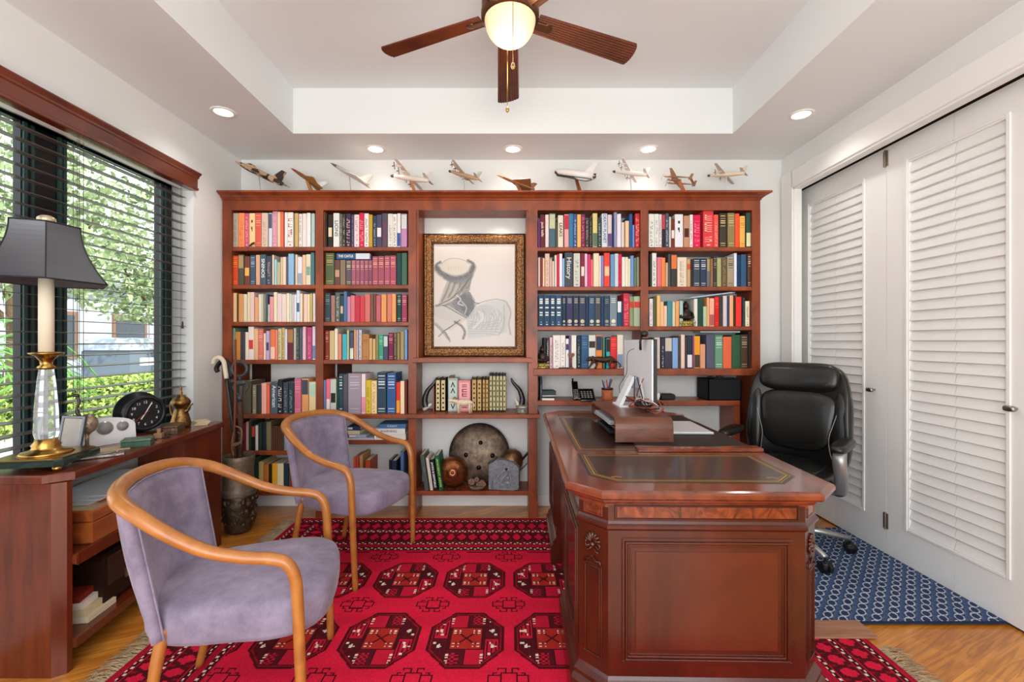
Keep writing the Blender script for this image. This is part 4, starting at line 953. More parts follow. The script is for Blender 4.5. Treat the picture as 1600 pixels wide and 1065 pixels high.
def rail_at(y):
    """rail position (x,z) for a lateral y, back part only"""
    P = catmull(half[8:], 8)
    best = min(P, key=lambda p: abs(p.y-abs(y))); return best
def armchair(name, label, loc, ang):
    t = thing(name, label, 'armchair', loc, ang, 'matching mauve armchairs facing the desk')
    pts = catmull(rail, 7); n = len(pts); rr = []
    for p in pts:
        back = max(0, min(1, (-p.x)/.28)); leg = max(0, min(1, (.5-p.z)/.5)) if p.x > .1 else 0
        rr.append(.0175+.0055*back-.0035*leg)
    MB().tube(pts, rr, 14, flat=1.05).build('arm_rail', M_HONEY, t)
    for sg in (-1, 1):
        MB().tube(catmull([(-.165, sg*.20, .40), (-.178, sg*.215, .30), (-.20, sg*.225, .15), (-.235, sg*.235, 0)], 5), [.0175]*6+[.016]*5+[.0145]*5, 12).build('leg', M_HONEY, t)
    # seat cushion: rounded trapezoid, crowned
    def outline(k, N=48):
        a = 2*PI*k/N; c, s_ = math.cos(a), math.sin(a); e = .52
        x = math.copysign(abs(c)**e, c); y = math.copysign(abs(s_)**e, s_)
        X_ = .030+x*.245+(.022*(1-y*y) if x > 0 else -.06*(1-y*y)); wy = .262+.018*x-(.012 if x > 0 else .02)
        return X_, y*wy
    N = 48; prof = [(.90, .345), (.985, .350), (1.0, .365), (1.004, .40), (1.0, .428), (.975, .446), (.93, .455), (.80, .462), (.5, .469), (.2, .472)]
    m = MB(); vs = []
    for sc_, z in prof:
        for k in range(N):
            X_, Y_ = outline(k); vs.append((.03+(X_-.03)*sc_, Y_*sc_, z))
    vs.append((.03, 0, .473)); fs = []
    for i in range(len(prof)-1):
        for k in range(N): l = (k+1) % N; fs.append((i*N+k, i*N+l, (i+1)*N+l, (i+1)*N+k))
    top_ = len(prof)-1
    fs += [(top_*N+k, top_*N+(k+1) % N, len(vs)-1) for k in range(N)]; fs.append(tuple(range(N-1, -1, -1)))
    m.add(vs, fs, 0, True); m.build('seat', M_SUEDE, t)
    # upholstered back: curved shell hung from the rail down to the seat
    nu, nv = 22, 14; front = []; rear = []
    for j in range(nv+1):
        v_ = j/nv
        for i in range(nu+1):
            u_ = -1+2*i/nu
            yt = .236*u_; P = rail_at(yt); xt, zt = P.x+.012, P.z-.012
            yb = .225*u_; xb = -.232+.065*u_*u_; zb = .372
            x = xb+(xt-xb)*v_-.028*math.sin(PI*v_)*(1-u_*u_); y = yb+(yt-yb)*v_; z = zb+(zt-zb)*v_
            puff = .020*(1-abs(u_)**6)*(math.sin(PI*min(1, v_*1.0))**.35 if 0 < v_ < 1 else 0)
            nx_ = Vector((1, -u_*.75, .1)).normalized()
            c = Vector((x, y, z)); front.append(tuple(c+nx_*(.012+puff))); rear.append(tuple(c-nx_*(.018)))
    m = MB(); W_ = nu+1; f1 = []; 
    for j in range(nv):
        for i in range(nu): f1.append((j*W_+i, j*W_+i+1, (j+1)*W_+i+1, (j+1)*W_+i))
    o_ = len(front); f2 = [tuple(o_+q_ for q_ in reversed(f)) for f in f1]
    ring = [i for i in range(W_)]+[j*W_+nu for j in range(1, nv+1)]+[nv*W_+i for i in range(nu-1, -1, -1)]+[j*W_ for j in range(nv-1, 0, -1)]
    side = [(ring[(k+1) % len(ring)], ring[k], o_+ring[k], o_+ring[(k+1) % len(ring)]) for k in range(len(ring))]
    m.add(front+rear, f1+f2+side, 0, True)
    bk = m.build('backrest', M_SUEDE, t)
    # welt along the edge
    w_ = [Vector(front[k])*.5+Vector(front[k])*.5 for k in ring]
    MB().tube([(p.x+.001, p.y, p.z) for p in w_], .0032, 6, closed=True).build('piping', M_SUEDE, bk)
    return t
RG = .0085
armchair('armchair', 'mauve suede armchair with curved wooden arms, the nearer one by the console', (-.916, 1.585, RG), math.atan2(.241, .971))
armchair('armchair', 'mauve suede armchair with curved wooden arms, standing by the bookcase', (-.915, 2.629, RG), math.atan2(-.303, .953))

# ---------------------------------------------------------------- office chair
oc = thing('office_chair', 'black leather high-backed office chair with silver arms on castors', 'office chair', (1.69, 2.78, .0145), math.atan2(-.66, -.75))
M_STITCH = plain('b8b8b4', .6)
# local: +x is forward
def lump(name, c, r, e, rot=(0, 0, 0), fn=None, mat=M_LEATHER, par=oc, nu=28, nv=18):
    M = Matrix.Translation(Vector(c)) @ Matrix.Rotation(rot[2], 4, 'Z') @ Matrix.Rotation(rot[1], 4, 'Y') @ Matrix.Rotation(rot[0], 4, 'X')
    return MB().blob((0, 0, 0), r, 0, M, e, nu, nv, fn).build(name, mat, par)
lump('seat', (.02, 0, .455), (.26, .265, .055), .55)
lump('seat_cushion', (.04, 0, .485), (.22, .20, .045), .6)
bend_ = lambda k: (lambda p: (p.x+k*p.y*p.y, p.y, p.z))
bkf = lambda p: (p.x+1.0*p.y*p.y-.10*(p.z/.33)**2*.4, p.y*(1-.10*max(0, p.z/.33)**2+.04*max(0, -p.z/.33)), p.z)
bk = lump('backrest', (-.25, 0, .775), (.055, .285, .325), .42, (0, R(-8), 0), bkf, nu=40, nv=26)
lump('headrest', (-.245, 0, 1.01), (.060, .225, .095), .55, (0, R(-12), 0), bend_(.7), par=bk)
lump('back_cushion', (-.198, 0, .745), (.050, .205, .19), .6, (0, R(-6), 0), lambda p: (p.x+.6*p.y*p.y, p.y*(1+.22*p.z/.19*(1 if p.z > 0 else .25)), p.z), par=bk)
for sg in (-1, 1):
    lump('side_bolster', (-.185, sg*.243, .72), (.052, .050, .235), .7, (0, R(-6), 0), par=bk)
    s_ = [(-.172, sg*.212, .90), (-.150, sg*.222, .82), (-.135, sg*.205, .74), (-.13, sg*.185, .66), (-.13, sg*.19, .58), (-.145, sg*.20, .53)]
    MB().tube(catmull(s_, 5), .0016, 5).build('stitching', M_STITCH, bk)
    a = MB().tube(catmull([(.13, sg*.30, .655), (.165, sg*.305, .60), (.13, sg*.305, .50), (.05, sg*.28, .40)], 6), .022, 12, flat=1.5)
    a.tube(catmull([(.05, sg*.28, .40), (0, sg*.16, .385), (0, sg*.05, .385)], 5), .018, 10, flat=1.5)
    ar = a.build('armrest', plain('a9a8a6', .35, .7, name='silver_arm'), oc)
    lump('arm_pad', (.07, sg*.30, .668), (.14, .043, .024), .6, (0, R(3), 0), par=ar)
MB().cyl((0, 0, .12), (0, 0, .25), .035, 16).cyl((0, 0, .25), (0, 0, .40), .022, 16).build('gas_lift', M_BLACK, oc)
mt_ = MB().box(-.12, .10, -.09, .09, .375, .41, bv=.01).tube([(.0, -.09, .39), (-.02, -.2, .385), (-.02, -.25, .385)], .008, 8).blob((-.02, -.27, .385), (.014, .03, .012))
mt_.tube([(.04, .09, .39), (.04, .2, .385), (.04, .25, .385)], .008, 8).blob((.04, .27, .385), (.014, .03, .012))
mt_.build('tilt_mechanism', M_BLACK, oc)
MB().cyl((0, 0, .085), (0, 0, .135), .045, 18).build('hub', M_STEEL, oc)
for k in range(5):
    a = 2*PI*k/5+R(50); d = Vector((math.cos(a), math.sin(a), 0))
    sp = MB().tube([d*.03+Vector((0, 0, .115)), d*.18+Vector((0, 0, .105)), d*.33+Vector((0, 0, .082))], [.024, .021, .015], 10, flat=1.1).build('spoke', plain('b4b2ae', .3, .8, name='silver_spoke'), oc)
    c_ = MB(); p = d*.33; s_ = Vector((-d.y, d.x, 0))
    for q_ in (-1, 1): c_.cyl(p+s_*q_*.008+Vector((0, 0, .030)), p+s_*q_*.026+Vector((0, 0, .030)), .030, 18)
    c_.cyl(p+Vector((0, 0, .03)), p+Vector((0, 0, .08)), .008, 10).blob(p+Vector((0, 0, .045)), (.030, .024, .018))
    c_.build('castor', M_BLACK, sp)
# ---------------------------------------------------------------- console under the window
CT = .76
con = thing('console_table', 'long reddish mahogany console table under the window', 'console table', (0, 0, 0))
# front edge runs from (-1.67,1.73) to (-1.79,2.82)
fx = lambda y: -1.67-.12*(y-1.73)/1.09
XB = -2.045
slab = [(XB, 1.685), (-1.735, 1.685), (-1.668, 1.745), (fx(2.84)+.012, 2.84), (XB, 2.84)]
MB().loft(slab, [(-.006, CT-.034), (0, CT-.030), (0, CT-.006), (-.004, CT)]).build('top', M_CONS, con)
near = [(XB, 1.70), (-1.715, 1.70), (-1.680, 1.725), (-1.678, 1.745), (XB, 1.745)]
MB().loft(near, [(0, .0), (0, CT-.034)]).build('end_pedestal', M_CONS, con)
# far pedestal: side cabinet with open cubbies towards the knee space
f0, f1 = 2.50, 2.82
MB().box(XB, fx(f1), f1-.025, f1, 0, CT-.034).build('end_panel', M_CONS, con)
fa = MB().box(fx(2.7)-.03, fx(2.8), f0, f1-.025, .0, CT-.034)
fa.build('front_stile', M_CONS, con)
MB().box(XB, fx(2.7)-.03, f0, f0+.02, .52, CT-.034).build('apron', M_CONS, con)
for z in (.12, .30, .44): MB().box(XB+.01, fx(2.7)-.028, f0, f1-.025, z-.018, z).build('cubby_shelf', M_CONS, con)
def bar(y0, y1, z0, z1, back=XB+.01):
    return MB().loft([(back, y0), (fx(y0)+.010, y0), (fx(y1)+.010, y1), (back, y1)], [(0, z0), (0, z1)])
bar(1.745, 2.50, .085, .12).build('bottom_shelf', M_CONS, con)
bar(1.745, 2.50, .405, .44).build('middle_shelf', M_CONS, con)
MB().loft([(fx(1.75)-.0, 1.75), (fx(1.75)+.012, 1.75), (fx(2.5)+.012, 2.5), (fx(2.5), 2.5)], [(0, .40), (0, .445)]).build('shelf_lipping', M_CONS, con)
# wooden chest on the middle shelf
ch = thing('wooden_chest', 'honey-brown lidded wooden chest with clasp on the console shelf', 'chest', (-1.868, 2.12, .441), R(6.3))
MB().box(-.15, .15, -.30, .30, 0, .085, bv=.004).build('body', M_CHEST, ch)
MB().box(-.153, .153, -.303, .303, .087, .135, bv=.006).build('lid', M_CHEST, ch)
MB().box(.150, .155, -.02, .02, .060, .10).cyl((.157, -.018, .086), (.157, .018, .086), .004).build('clasp', M_BRASS, ch)
pa = MB()
for k in range(3): pa.T = rz(R(6+3*k), (-1.90, 2.10+.04*k, .5755+.005*k)); pa.box(-.12, .12, -.22, .22, 0, .0045)
pa.T = None
tag(pa.build('loose_papers', plain('c8ccd2', .5)), 'pale loose papers on the lid of the wooden chest', 'papers')
rd = MB().box(-2.056, -2.046, 1.76, 2.49, .46, .59, bv=.002)
tag(rd.build('panel_radiator', plain('b4ae9f', .6)), 'beige flat panel behind the console below the window sill', 'panel')
# satchel and basket on the bottom shelf
sat = thing('leather_satchel', 'dark brown leather satchel on the console bottom shelf', 'satchel', (-1.86, 2.06, .12), R(6))
MB().box(-.12, .12, -.14, .10, 0, .22, bv=.02).build('bag', plain('2c1712', .5, noise=.2), sat)
MB().box(.118, .128, -.12, .08, .09, .215, bv=.003).build('flap', plain('38201a', .45), sat)
MB().box(.128, .132, -.03, -.01, .08, .12).build('buckle', M_STEEL, sat)
bsk = thing('wicker_bundle', 'brown leather case with pale knotted straps beside the satchel', 'case', (-1.88, 2.34, .12), R(6))
MB().box(-.12, .115, -.13, .13, 0, .20, bv=.02).build('body', plain('5c2e1c', .5, noise=.3, bump=.3), bsk)
k_ = MB()
for y in (-.08, .0, .08): k_.tube(catmull([(.122, y-.02, .01), (.130, y+.01, .08), (.124, y-.02, .15), (.11, y, .205)], 5), .007, 7)
k_.build('strap', plain('c0a078', .8), bsk)
for k, (c, w_) in enumerate((('e2d4b4', .0), ('d8c8a0', .01), ('efe8d8', .02), ('8a2c1c', .03))):
    m = MB(); m.T = rz(R(6+3*k), (-1.83-w_*.3, 1.885-w_*.2, .1205+.0262*k)); m.box(-.10+.01*k, .12-.012*k, -.06, .09, 0, .0255, bv=.001)
    m.T = None
    o = m.build('book', [plain(c, .7)]); tag(o, ['flat cream book, bottom of the pile inside the console', 'flat buff book, second from bottom of the pile inside the console', 'flat ivory book, second from top of the pile inside the console', 'flat red book topping the pile inside the console'][k], 'book', 'books lying on the console bottom shelf')
# ---------------------------------------------------------------- table lamp
LX, LY = -1.865, 1.83
lamp = thing('table_lamp', 'crystal column table lamp with black bell shade and brass fittings', 'lamp', (LX, LY, CT))
M_CRY = plain('f4fbff', .02, trans=.85, ior=1.45, name='crystal')
def chsq(r, c): return [(-r+c, -r), (r-c, -r), (r, -r+c), (r, r-c), (r-c, r), (-r+c, r), (-r, r-c), (-r, -r+c)]
b_ = MB(); b_.T = rz(R(12)); b_.loft(chsq(.125, .02), [(0, .022), (0, .040), (-.006, .046)]); b_.build('glass_base', plain('44584e', .05, trans=.6, name='green_glass'), lamp)
b_ = MB(); b_.T = rz(R(12))
for sx_ in (-1, 1):
    for sy_ in (-1, 1): b_.blob((sx_*.105, sy_*.105, .012), (.015, .015, .012), nu=12, nv=8)
b_.loft(chsq(.115, .02), [(0, .046), (0, .050)])
b_.T = None
b_.lathe([(.0, .05), (.085, .05), (.075, .060), (.05, .066), (.042, .075), (.046, .085), (.036, .098), (.034, .11), (0, .11)], 24)
b_.build('brass_foot', M_BRASS, lamp)
MB().lathe([(0, .108), (.034, .110), (.039, .13), (.037, .22), (.029, .33), (.023, .386), (0, .388)], 10, sm=False).build('crystal_column', M_CRY, lamp)
MB().lathe([(0, .386), (.024, .388), (.028, .396), (.018, .404), (.020, .42), (.034, .440), (.052, .448), (.054, .453), (.02, .457), (0, .457)], 24).build('candle_cup', M_BRASS, lamp)
MB().lathe([(0, .455), (.024, .455), (.024, .80), (0, .80)], 20).build('candle_tube', plain('efe6cf', .5), lamp)
NS = 6; sh = MB(); prof = []
for k in range(13):
    v_ = k/12; r = .112+.093*(1-v_)**1.9; prof.append((r, .735+.228*v_))
def hexring(r, z, o=0): return [((r+o)*.92*math.cos(2*PI*i/NS+R(20)), (r+o)*1.1*math.sin(2*PI*i/NS+R(20)), z) for i in range(NS)]
outr = [p for r, z in prof for p in hexring(r, z)]; inr = [p for r, z in prof for p in hexring(r, z, -.003)]
fs = []; npf = len(prof)
for j in range(npf-1):
    for i in range(NS):
        l = (i+1) % NS; fs.append((j*NS+i, j*NS+l, (j+1)*NS+l, (j+1)*NS+i)); o_ = npf*NS; fs.append((o_+j*NS+i, o_+(j+1)*NS+i, o_+(j+1)*NS+l, o_+j*NS+l))
for i in range(NS):
    l = (i+1) % NS; o_ = npf*NS; fs.append((i, o_+i, o_+l, l)); fs.append(((npf-1)*NS+i, (npf-1)*NS+l, o_+(npf-1)*NS+l, o_+(npf-1)*NS+i))
sh.add(outr+inr, fs); shade = sh.build('lamp_shade', plain('6a6d74', .32, .6, coat=.3, name='black_shade'), lamp)
tr2 = MB()
for i in range(NS): tr2.tube([hexring(r, z, .001)[i] for r, z in prof], .0022, 6)
tr2.tube(hexring(prof[-1][0], prof[-1][1]), .003, 6, closed=True); tr2.tube(hexring(prof[0][0], prof[0][1]), .003, 6, closed=True)
tr2.build('shade_trim', plain('1c1d20', .4), shade)
MB().cyl((0, 0, .80), (0, 0, .965), .004).lathe([(0, .963), (.03, .965), (.022, .972), (.030, .983), (.028, .995), (.015, 1.004), (0, 1.006)], 14).build('finial', plain('d8c8a4', .2, .5), lamp)

# ---- ornaments on the console
pf = thing('photo_frame', 'small silver photo frame leaning behind the lamp', 'picture frame', (-1.935, 1.99, CT+.001), (R(-10), 0, R(-8)))
m = MB()
for a in ((-.06, -.048, 0, .17), (.048, .06, 0, .17)): m.box(a[0], a[1], -.005, .005, a[2], a[3], bv=.002)
m.box(-.048, .048, -.005, .005, 0, .012, bv=.002).box(-.048, .048, -.005, .005, .158, .17, bv=.002)
m.build('frame_border', plain('6e7278', .3, .7), pf); MB().box(-.048, .048, -.002, .004, .012, .158).build('photo', plain('b8aea4', .35, noise=.12, nscale=15), pf)
ob = thing('ostrich_figurine', 'silver and shell ostrich figurine beside the lamp', 'figurine', (-1.915, 2.06, CT), R(30))
M_SHELL = plain('9c8a78', .3, .6, name='silvered_shell', noise=.35, bump=.5, nscale=50)
MB().lathe([(0, 0), (.034, 0), (.030, .008), (.014, .018), (.010, .03), (0, .03)], 16).tube([(0, .006, .02), (0, .010, .085)], .006, 8).tube([(0, -.006, .02), (0, -.010, .085)], .006, 8).build('base', M_SHELL, ob)
MB().blob((0, 0, .125), (.040, .034, .045)).build('egg_body', M_SHELL, ob)
MB().tube(catmull([(-.02, 0, .15), (-.035, 0, .19), (-.026, 0, .225), (-.034, 0, .25)], 5), [.008]*6+[.0055]*10, 8).blob((-.038, 0, .256), (.014, .008, .008)).tube([(-.048, 0, .255), (-.066, 0, .250)], [.005, .001], 6).build('neck', plain('4a4640', .35, .6), ob)
ws = thing('weather_station', 'white desk plaque with three round dials before the window', 'weather station', (-1.945, 2.185, CT), (R(-8), 0, R(58)))
arc = [(-.12, 0), (.12, 0), (.12, .085)]+[(.12*math.cos(a), .085+.045*math.sin(a)) for a in [PI*k/14 for k in range(1, 14)]]+[(-.12, .085)]
MB().prism(arc, .016, facing((0, .008, 0), (1, 0, 0), (0, 0, 1))).build('plaque', plain('e0e0e4', .25, coat=.5), ws)
for x, r in ((-.068, .024), (0, .032), (.068, .024)):
    d_ = MB().cyl((x, -.007, .082), (x, -.013, .082), r, 24).build('dial', plain('c0b8ac', .3, .5), ws)
    MB().cyl((x, -.0132, .082), (x, -.0140, .082), r*.82, 24).build('dial_face', plain('8c9094', .4), d_)
    MB().box(x-.001, x+.001, -.0150, -.0142, .082, .082+r*.7).build('pointer', M_BRASS, d_)
ck = thing('ship_clock', 'black round ship clock standing on a dark wooden stand', 'clock', (-1.965, 2.43, CT), R(58))
MB().box(-.085, .085, -.02, .045, 0, .014, bv=.003).box(-.07, -.052, .0, .02, .014, .12, bv=.002).build('stand', plain('3c1c14', .4), ck)
MB().lathe([(0, .0), (.108, .0), (.108, .012), (.082, .020), (.080, .085), (.092, .092), (.092, .112), (.078, .112), (.074, .104)], 36, M=frame((0, .06, .118), (0, -1, 0))).build('case', plain('1c2024', .35, .3), ck)
MB().lathe([(0, .100), (.076, .100)], 36, M=frame((0, .06, .118), (0, -1, 0))).build('dial', M_BLACK, ck)
for k in range(12):
    a = 2*PI*k/12; s_ = str(12 if k == 0 else k)
    text('numeral', s_, .019, M_WHITE, facing((.058*math.sin(a), -.0408, .118+.058*math.cos(a)), (1, 0, 0), (0, 0, 1)), ck, thick=.0002)
for nm, a, L, w_ in (('hour_hand', R(212), .036, .0028), ('minute_hand', R(28), .058, .0022)):
    m = MB(); m.T = facing((0, -.0415, .118), (math.cos(a), 0, -math.sin(a)), (math.sin(a), 0, math.cos(a))); m.box(-w_, w_, -.012, L, 0, .0006); m.build(nm, M_WHITE, ck)
m = MB(); m.T = facing((0, -.0422, .118), (math.cos(R(230)), 0, -math.sin(R(230))), (math.sin(R(230)), 0, math.cos(R(230)))); m.box(-.0012, .0012, -.02, .06, 0, .0005); m.build('second_hand', plain('c84030', .5), ck)
dl = thing('dallah_coffee_pot', 'brass Arabic coffee pot with curved spout beside the clock', 'coffee pot', (-1.925, 2.66, CT), R(-20))
MB().lathe([(0, 0), (.048, 0), (.052, .012), (.050, .03), (.036, .085), (.030, .105), (.034, .112), (.046, .13), (.050, .145), (.044, .158), (.030, .172), (.014, .184), (.008, .19), (.010, .198), (.004, .206), (.007, .216), (.001, .245), (0, .246)], 28).build('pot_body', M_DBRASS, dl)
MB().tube(catmull([(.034, 0, .09), (.060, 0, .10), (.078, 0, .125), (.10, 0, .138)], 5), [.014]*4+[.010]*6+[.005]*6, 10, flat=.6).build('spout', M_DBRASS, dl)
MB().tube(catmull([(-.044, 0, .15), (-.08, 0, .14), (-.085, 0, .09), (-.055, 0, .05), (-.046, 0, .03)], 5), .006, 8).build('handle', M_DBRASS, dl)
gb = thing('green_box', 'small green patterned box near the console front edge', 'box', (-1.775, 2.17, CT), R(28))
MB().box(-.055, .055, -.04, .04, 0, .028, bv=.002).build('body', plain('3f5a48', .5, noise=.2), gb); MB().box(-.057, .057, -.042, .042, .029, .038, bv=.002).build('lid', plain('5a7460', .45, noise=.25, nscale=60), gb)
cd = MB(); cd.T = rz(R(50)); cd.box(-.06, .06, -.045, .045, 0, .003); cd.T = None
tag(cd.build('card', plain('c8b48c', .7), loc=(-1.84, 2.10, CT)), 'tan card lying beside the green box', 'card')
bc = MB(); bc.T = rz(R(20)); bc.box(-.018, .018, -.018, .018, 0, .028, bv=.003).cyl((0, 0, .028), (0, 0, .050), .009, 12)
bc.T = None
tag(bc.build('perfume_bottle', plain('c09870', .15, .1, trans=.3), loc=(-1.81, 2.345, CT)), 'tiny amber bottle by the console front edge', 'bottle')
sb = thing('carved_box', 'dark carved metal box in front of the coffee pot', 'box', (-1.845, 2.50, CT), R(-68))
MB().box(-.07, .07, -.032, .032, 0, .034, bv=.002).build('body', plain('6a5240', .4, .5, noise=.4, bump=.6, nscale=70), sb); MB().box(-.072, .072, -.034, .034, .035, .043, bv=.002).build('lid', plain('7c6048', .4, .5, noise=.4, bump=.6, nscale=70), sb)
tp = MB()
for k in range(3): tp.T = rz(R(-60+8*k), (-1.86, 2.745, CT+.007*k)); tp.box(-.055, .055, -.035, .035, 0, .006, bv=.001)
tp.T = None
tag(tp.build('card_packet', plain('d8c4a0', .6)), 'cream packet of cards at the far console end', 'packet')
for k, (px, py) in enumerate(((-1.80, 2.29), (-1.785, 2.36))):
    tag(MB().lathe([(.012, 0), (.018, .0), (.018, .004), (.012, .004), (.012, 0)], 14).build('coin_ring', plain('3c3430', .4, .6), loc=(px, py, CT)), ['dark metal ring lying beside the amber bottle, nearer the green box', 'dark metal ring lying right before the amber bottle'][k], 'ring')
bd = MB()
for k in range(16):
    a = k/16; p = Vector((-1.845+.10*a-.02*math.sin(a*9), 2.33-.12*a+.02*math.cos(a*8), CT+.0045)); bd.blob(p, (.0045, .0045, .0045), nu=8, nv=6)
tag(bd.build('bead_string', plain('5a3020', .3)), 'string of dark beads trailing behind the green box', 'beads')
tg = MB().box(-.045, .045, -.03, .03, 0, .012, bv=.002)
tag(tg.build('wooden_block', plain('7a3420', .4), loc=(-1.90, 2.34, CT), rot=R(40)), 'reddish wooden block in front of the clock stand', 'block')
ty = thing('silver_tray', 'small embossed silver tray near the lamp foot', 'tray', (-1.77, 1.96, CT), R(35))
MB().loft([(-.085, -.03), (.085, -.03), (.085, .03), (-.085, .03)], [(-.004, 0), (0, .004), (0, .012), (-.003, .014)]).build('tray_body', plain('8a8078', .35, .7, noise=.4, bump=.5, nscale=80), ty)
MB().blob((.06, 0, .018), (.006, .006, .006), nu=8, nv=6).blob((0, 0, .016), (.05, .02, .003)).build('embossing', plain('a8a098', .3, .8), ty)
# ---------------------------------------------------------------- bronze pot with walking sticks
VX, VY = -1.80, 3.02
pot = thing('bronze_pot', 'embossed bronze floor pot holding canes beside the bookcase', 'pot', (VX, VY, 0))
M_POT = plain('54483a', .45, .7, name='embossed_bronze', noise=.45, bump=1.0, nscale=22)
MB().lathe([(0, 0), (.066, 0), (.078, .02), (.098, .12), (.105, .20), (.098, .245)], 32).build('relief_body', M_POT, pot)
MB().lathe([(.098, .245), (.108, .255), (.098, .262), (.106, .270), (.096, .28), (.092, .30), (.088, .40), (.094, .47), (.097, .50), (.092, .505), (.086, .49), (.082, .30), (.078, .05), (0, .04)], 32).build('collar', plain('786a58', .5, .4, noise=.25), pot)
rl = MB(); rnd = random.Random(4)
for k in range(60):
    a = rnd.uniform(0, 2*PI); z = rnd.uniform(.05, .23); r = .082+.10*z; p = Vector((math.cos(a)*r, math.sin(a)*r, z)); s_ = rnd.uniform(.008, .018)
    rl.blob(p, (s_, s_, s_*1.2), nu=8, nv=6)
rl.build('relief_figures', M_POT, pot, kind='stuff')
def stick(name, label, pts, r, mat, extra=None):
    t = thing(name, label, 'walking stick', (VX, VY, 0))
    MB().tube(catmull(pts, 6), r, 10).build('shaft', mat, t)
    return t
BLK = plain('221c1a', .4)
t = stick('walking_stick', 'black cane with a hooked ivory handle in the bronze pot', [(.02, .0, .07), (-.03, 0, .6), (-.09, .01, 1.02)], .013, BLK)
MB().tube(catmull([(-.088, .01, 1.01), (-.098, .01, 1.08), (-.108, .01, 1.125), (-.135, .01, 1.15), (-.165, .01, 1.14), (-.178, .01, 1.11)], 5), .014, 10).build('handle', plain('e4d4bc', .35), t)
t = stick('walking_stick', 'black cane with a dark hooked handle against the wall', [(-.03, .03, .07), (-.06, .06, .6), (-.10, .08, 1.02)], .012, plain('38302c', .5))
MB().tube(catmull([(-.10, .08, 1.01), (-.112, .08, 1.09), (-.14, .08, 1.13), (-.175, .08, 1.115), (-.20, .08, 1.075), (-.19, .08, 1.05)], 5), .015, 10).build('handle', plain('1c1a1a', .35), t)
stick('walking_stick', 'thin reddish brown stick rising beside the bookcase upright', [(-.05, -.02, .07), (-.01, -.03, .7), (-.005, -.03, 1.30-.03)], .007, plain('7a4028', .5))
t = stick('carved_staff', 'carved dark staff topped by a ring and crouching animal', [(-.05, .02, .07), (.01, 0, .5), (.02, -.02, .86)], .017, plain('4c3028', .5, noise=.4, nscale=25))
rg = MB(); rg.tube([(.018+.048*math.cos(a), -.02, 1.075+.048*math.sin(a)) for a in [2*PI*k/24 for k in range(24)]], .011, 10, closed=True)
rg.build('ring', plain('3c3e44', .35, .3), t)
an = MB().blob((.02, -.02, .985), (.042, .016, .020)).blob((-.026, -.02, .995), (.016, .012, .014))
for x in (-.012, .045): an.tube(catmull([(x, -.02, .985), (x-.012, -.02, .95), (x*.3+.016, -.02, .90)], 4), .007, 7)
an.tube([(.02, -.02, 1.0), (.02, -.02, 1.03)], .010, 8).tube(catmull([(.06, -.02, .985), (.07, -.02, .95), (.05, -.02, .92)], 4), .005, 6).tube([(.02, -.02, .86), (.02, -.02, .91)], .014, 8)
an.build('carved_animal', plain('3c3e44', .4, .2), t)
rp_ = MB(); 
for k in range(4): rp_.tube(catmull([(.0+.012*k, -.03, .70-.04*k), (.05, -.055, .68-.03*k), (.045, -.06, .60), (-.015, -.05, .58), (-.01, -.04, .66-.05*k)], 5), .006, 6)
rp_.build('cord_wrap', plain('7c5c48', .8), t)
# ---------------------------------------------------------------- framed drawing in the niche
pic = thing('framed_drawing', 'charcoal drawing of a man in headdress in ornate gold frame', 'picture', (-.271, 3.455, 1.606))
PW, PH = .384, .465          # half sizes outside
m = MB(); M = facing((0, 0, 0), (1, 0, 0), (0, 0, 1))
out = [(-PW, -PH), (PW, -PH), (PW, PH), (-PW, PH)]
prof = [(0, -.02), (0, .016), (-.010, .022), (-.020, .018), (-.026, .020), (-.060, .012), (-.066, .014), (-.074, .008), (-.078, .0)]
ringv = []
for off, z in prof:
    ringv += [tuple(M @ Vector((v[0], v[1], z))) for v in MB().loft(out, [(off, 0)]).v[:4]]
fs = []
mi_ = []
for j in range(len(prof)-1):
    for i in range(4): fs.append((j*4+i, j*4+(i+1) % 4, (j+1)*4+(i+1) % 4, (j+1)*4+i)); mi_.append(1 if j in (2, 3, 4, 6) else 0)
b0 = len(m.v); m.add(ringv, fs); m.m = mi_
M_GF, nt, bb = newmat('ornate_gilding')
t_ = nt.nodes.new('ShaderNodeTexCoord'); vo = nt.nodes.new('ShaderNodeTexVoronoi'); vo.inputs['Scale'].default_value = 95
rr_ = nt.nodes.new('ShaderNodeValToRGB'); rr_.color_ramp.elements[0].color = lin('c8965a'); rr_.color_ramp.elements[1].color = lin('6e4626'); rr_.color_ramp.elements[1].position = .62
nt.links.new(t_.outputs['Object'], vo.inputs['Vector']); nt.links.new(vo.outputs['Distance'], rr_.inputs[0]); nt.links.new(rr_.outputs[0], bb.inputs['Base Color']); bb.inputs['Metallic'].default_value = .55; bb.inputs['Roughness'].default_value = .4
bp = nt.nodes.new('ShaderNodeBump'); bp.inputs['Strength'].default_value = .8; bp.inputs['Distance'].default_value = .004; bp.invert = True; nt.links.new(vo.outputs['Distance'], bp.inputs['Height']); nt.links.new(bp.outputs[0], bb.inputs['Normal'])
m.build('frame_moulding', [plain('3a2c20', .4, .5), M_GF], pic)
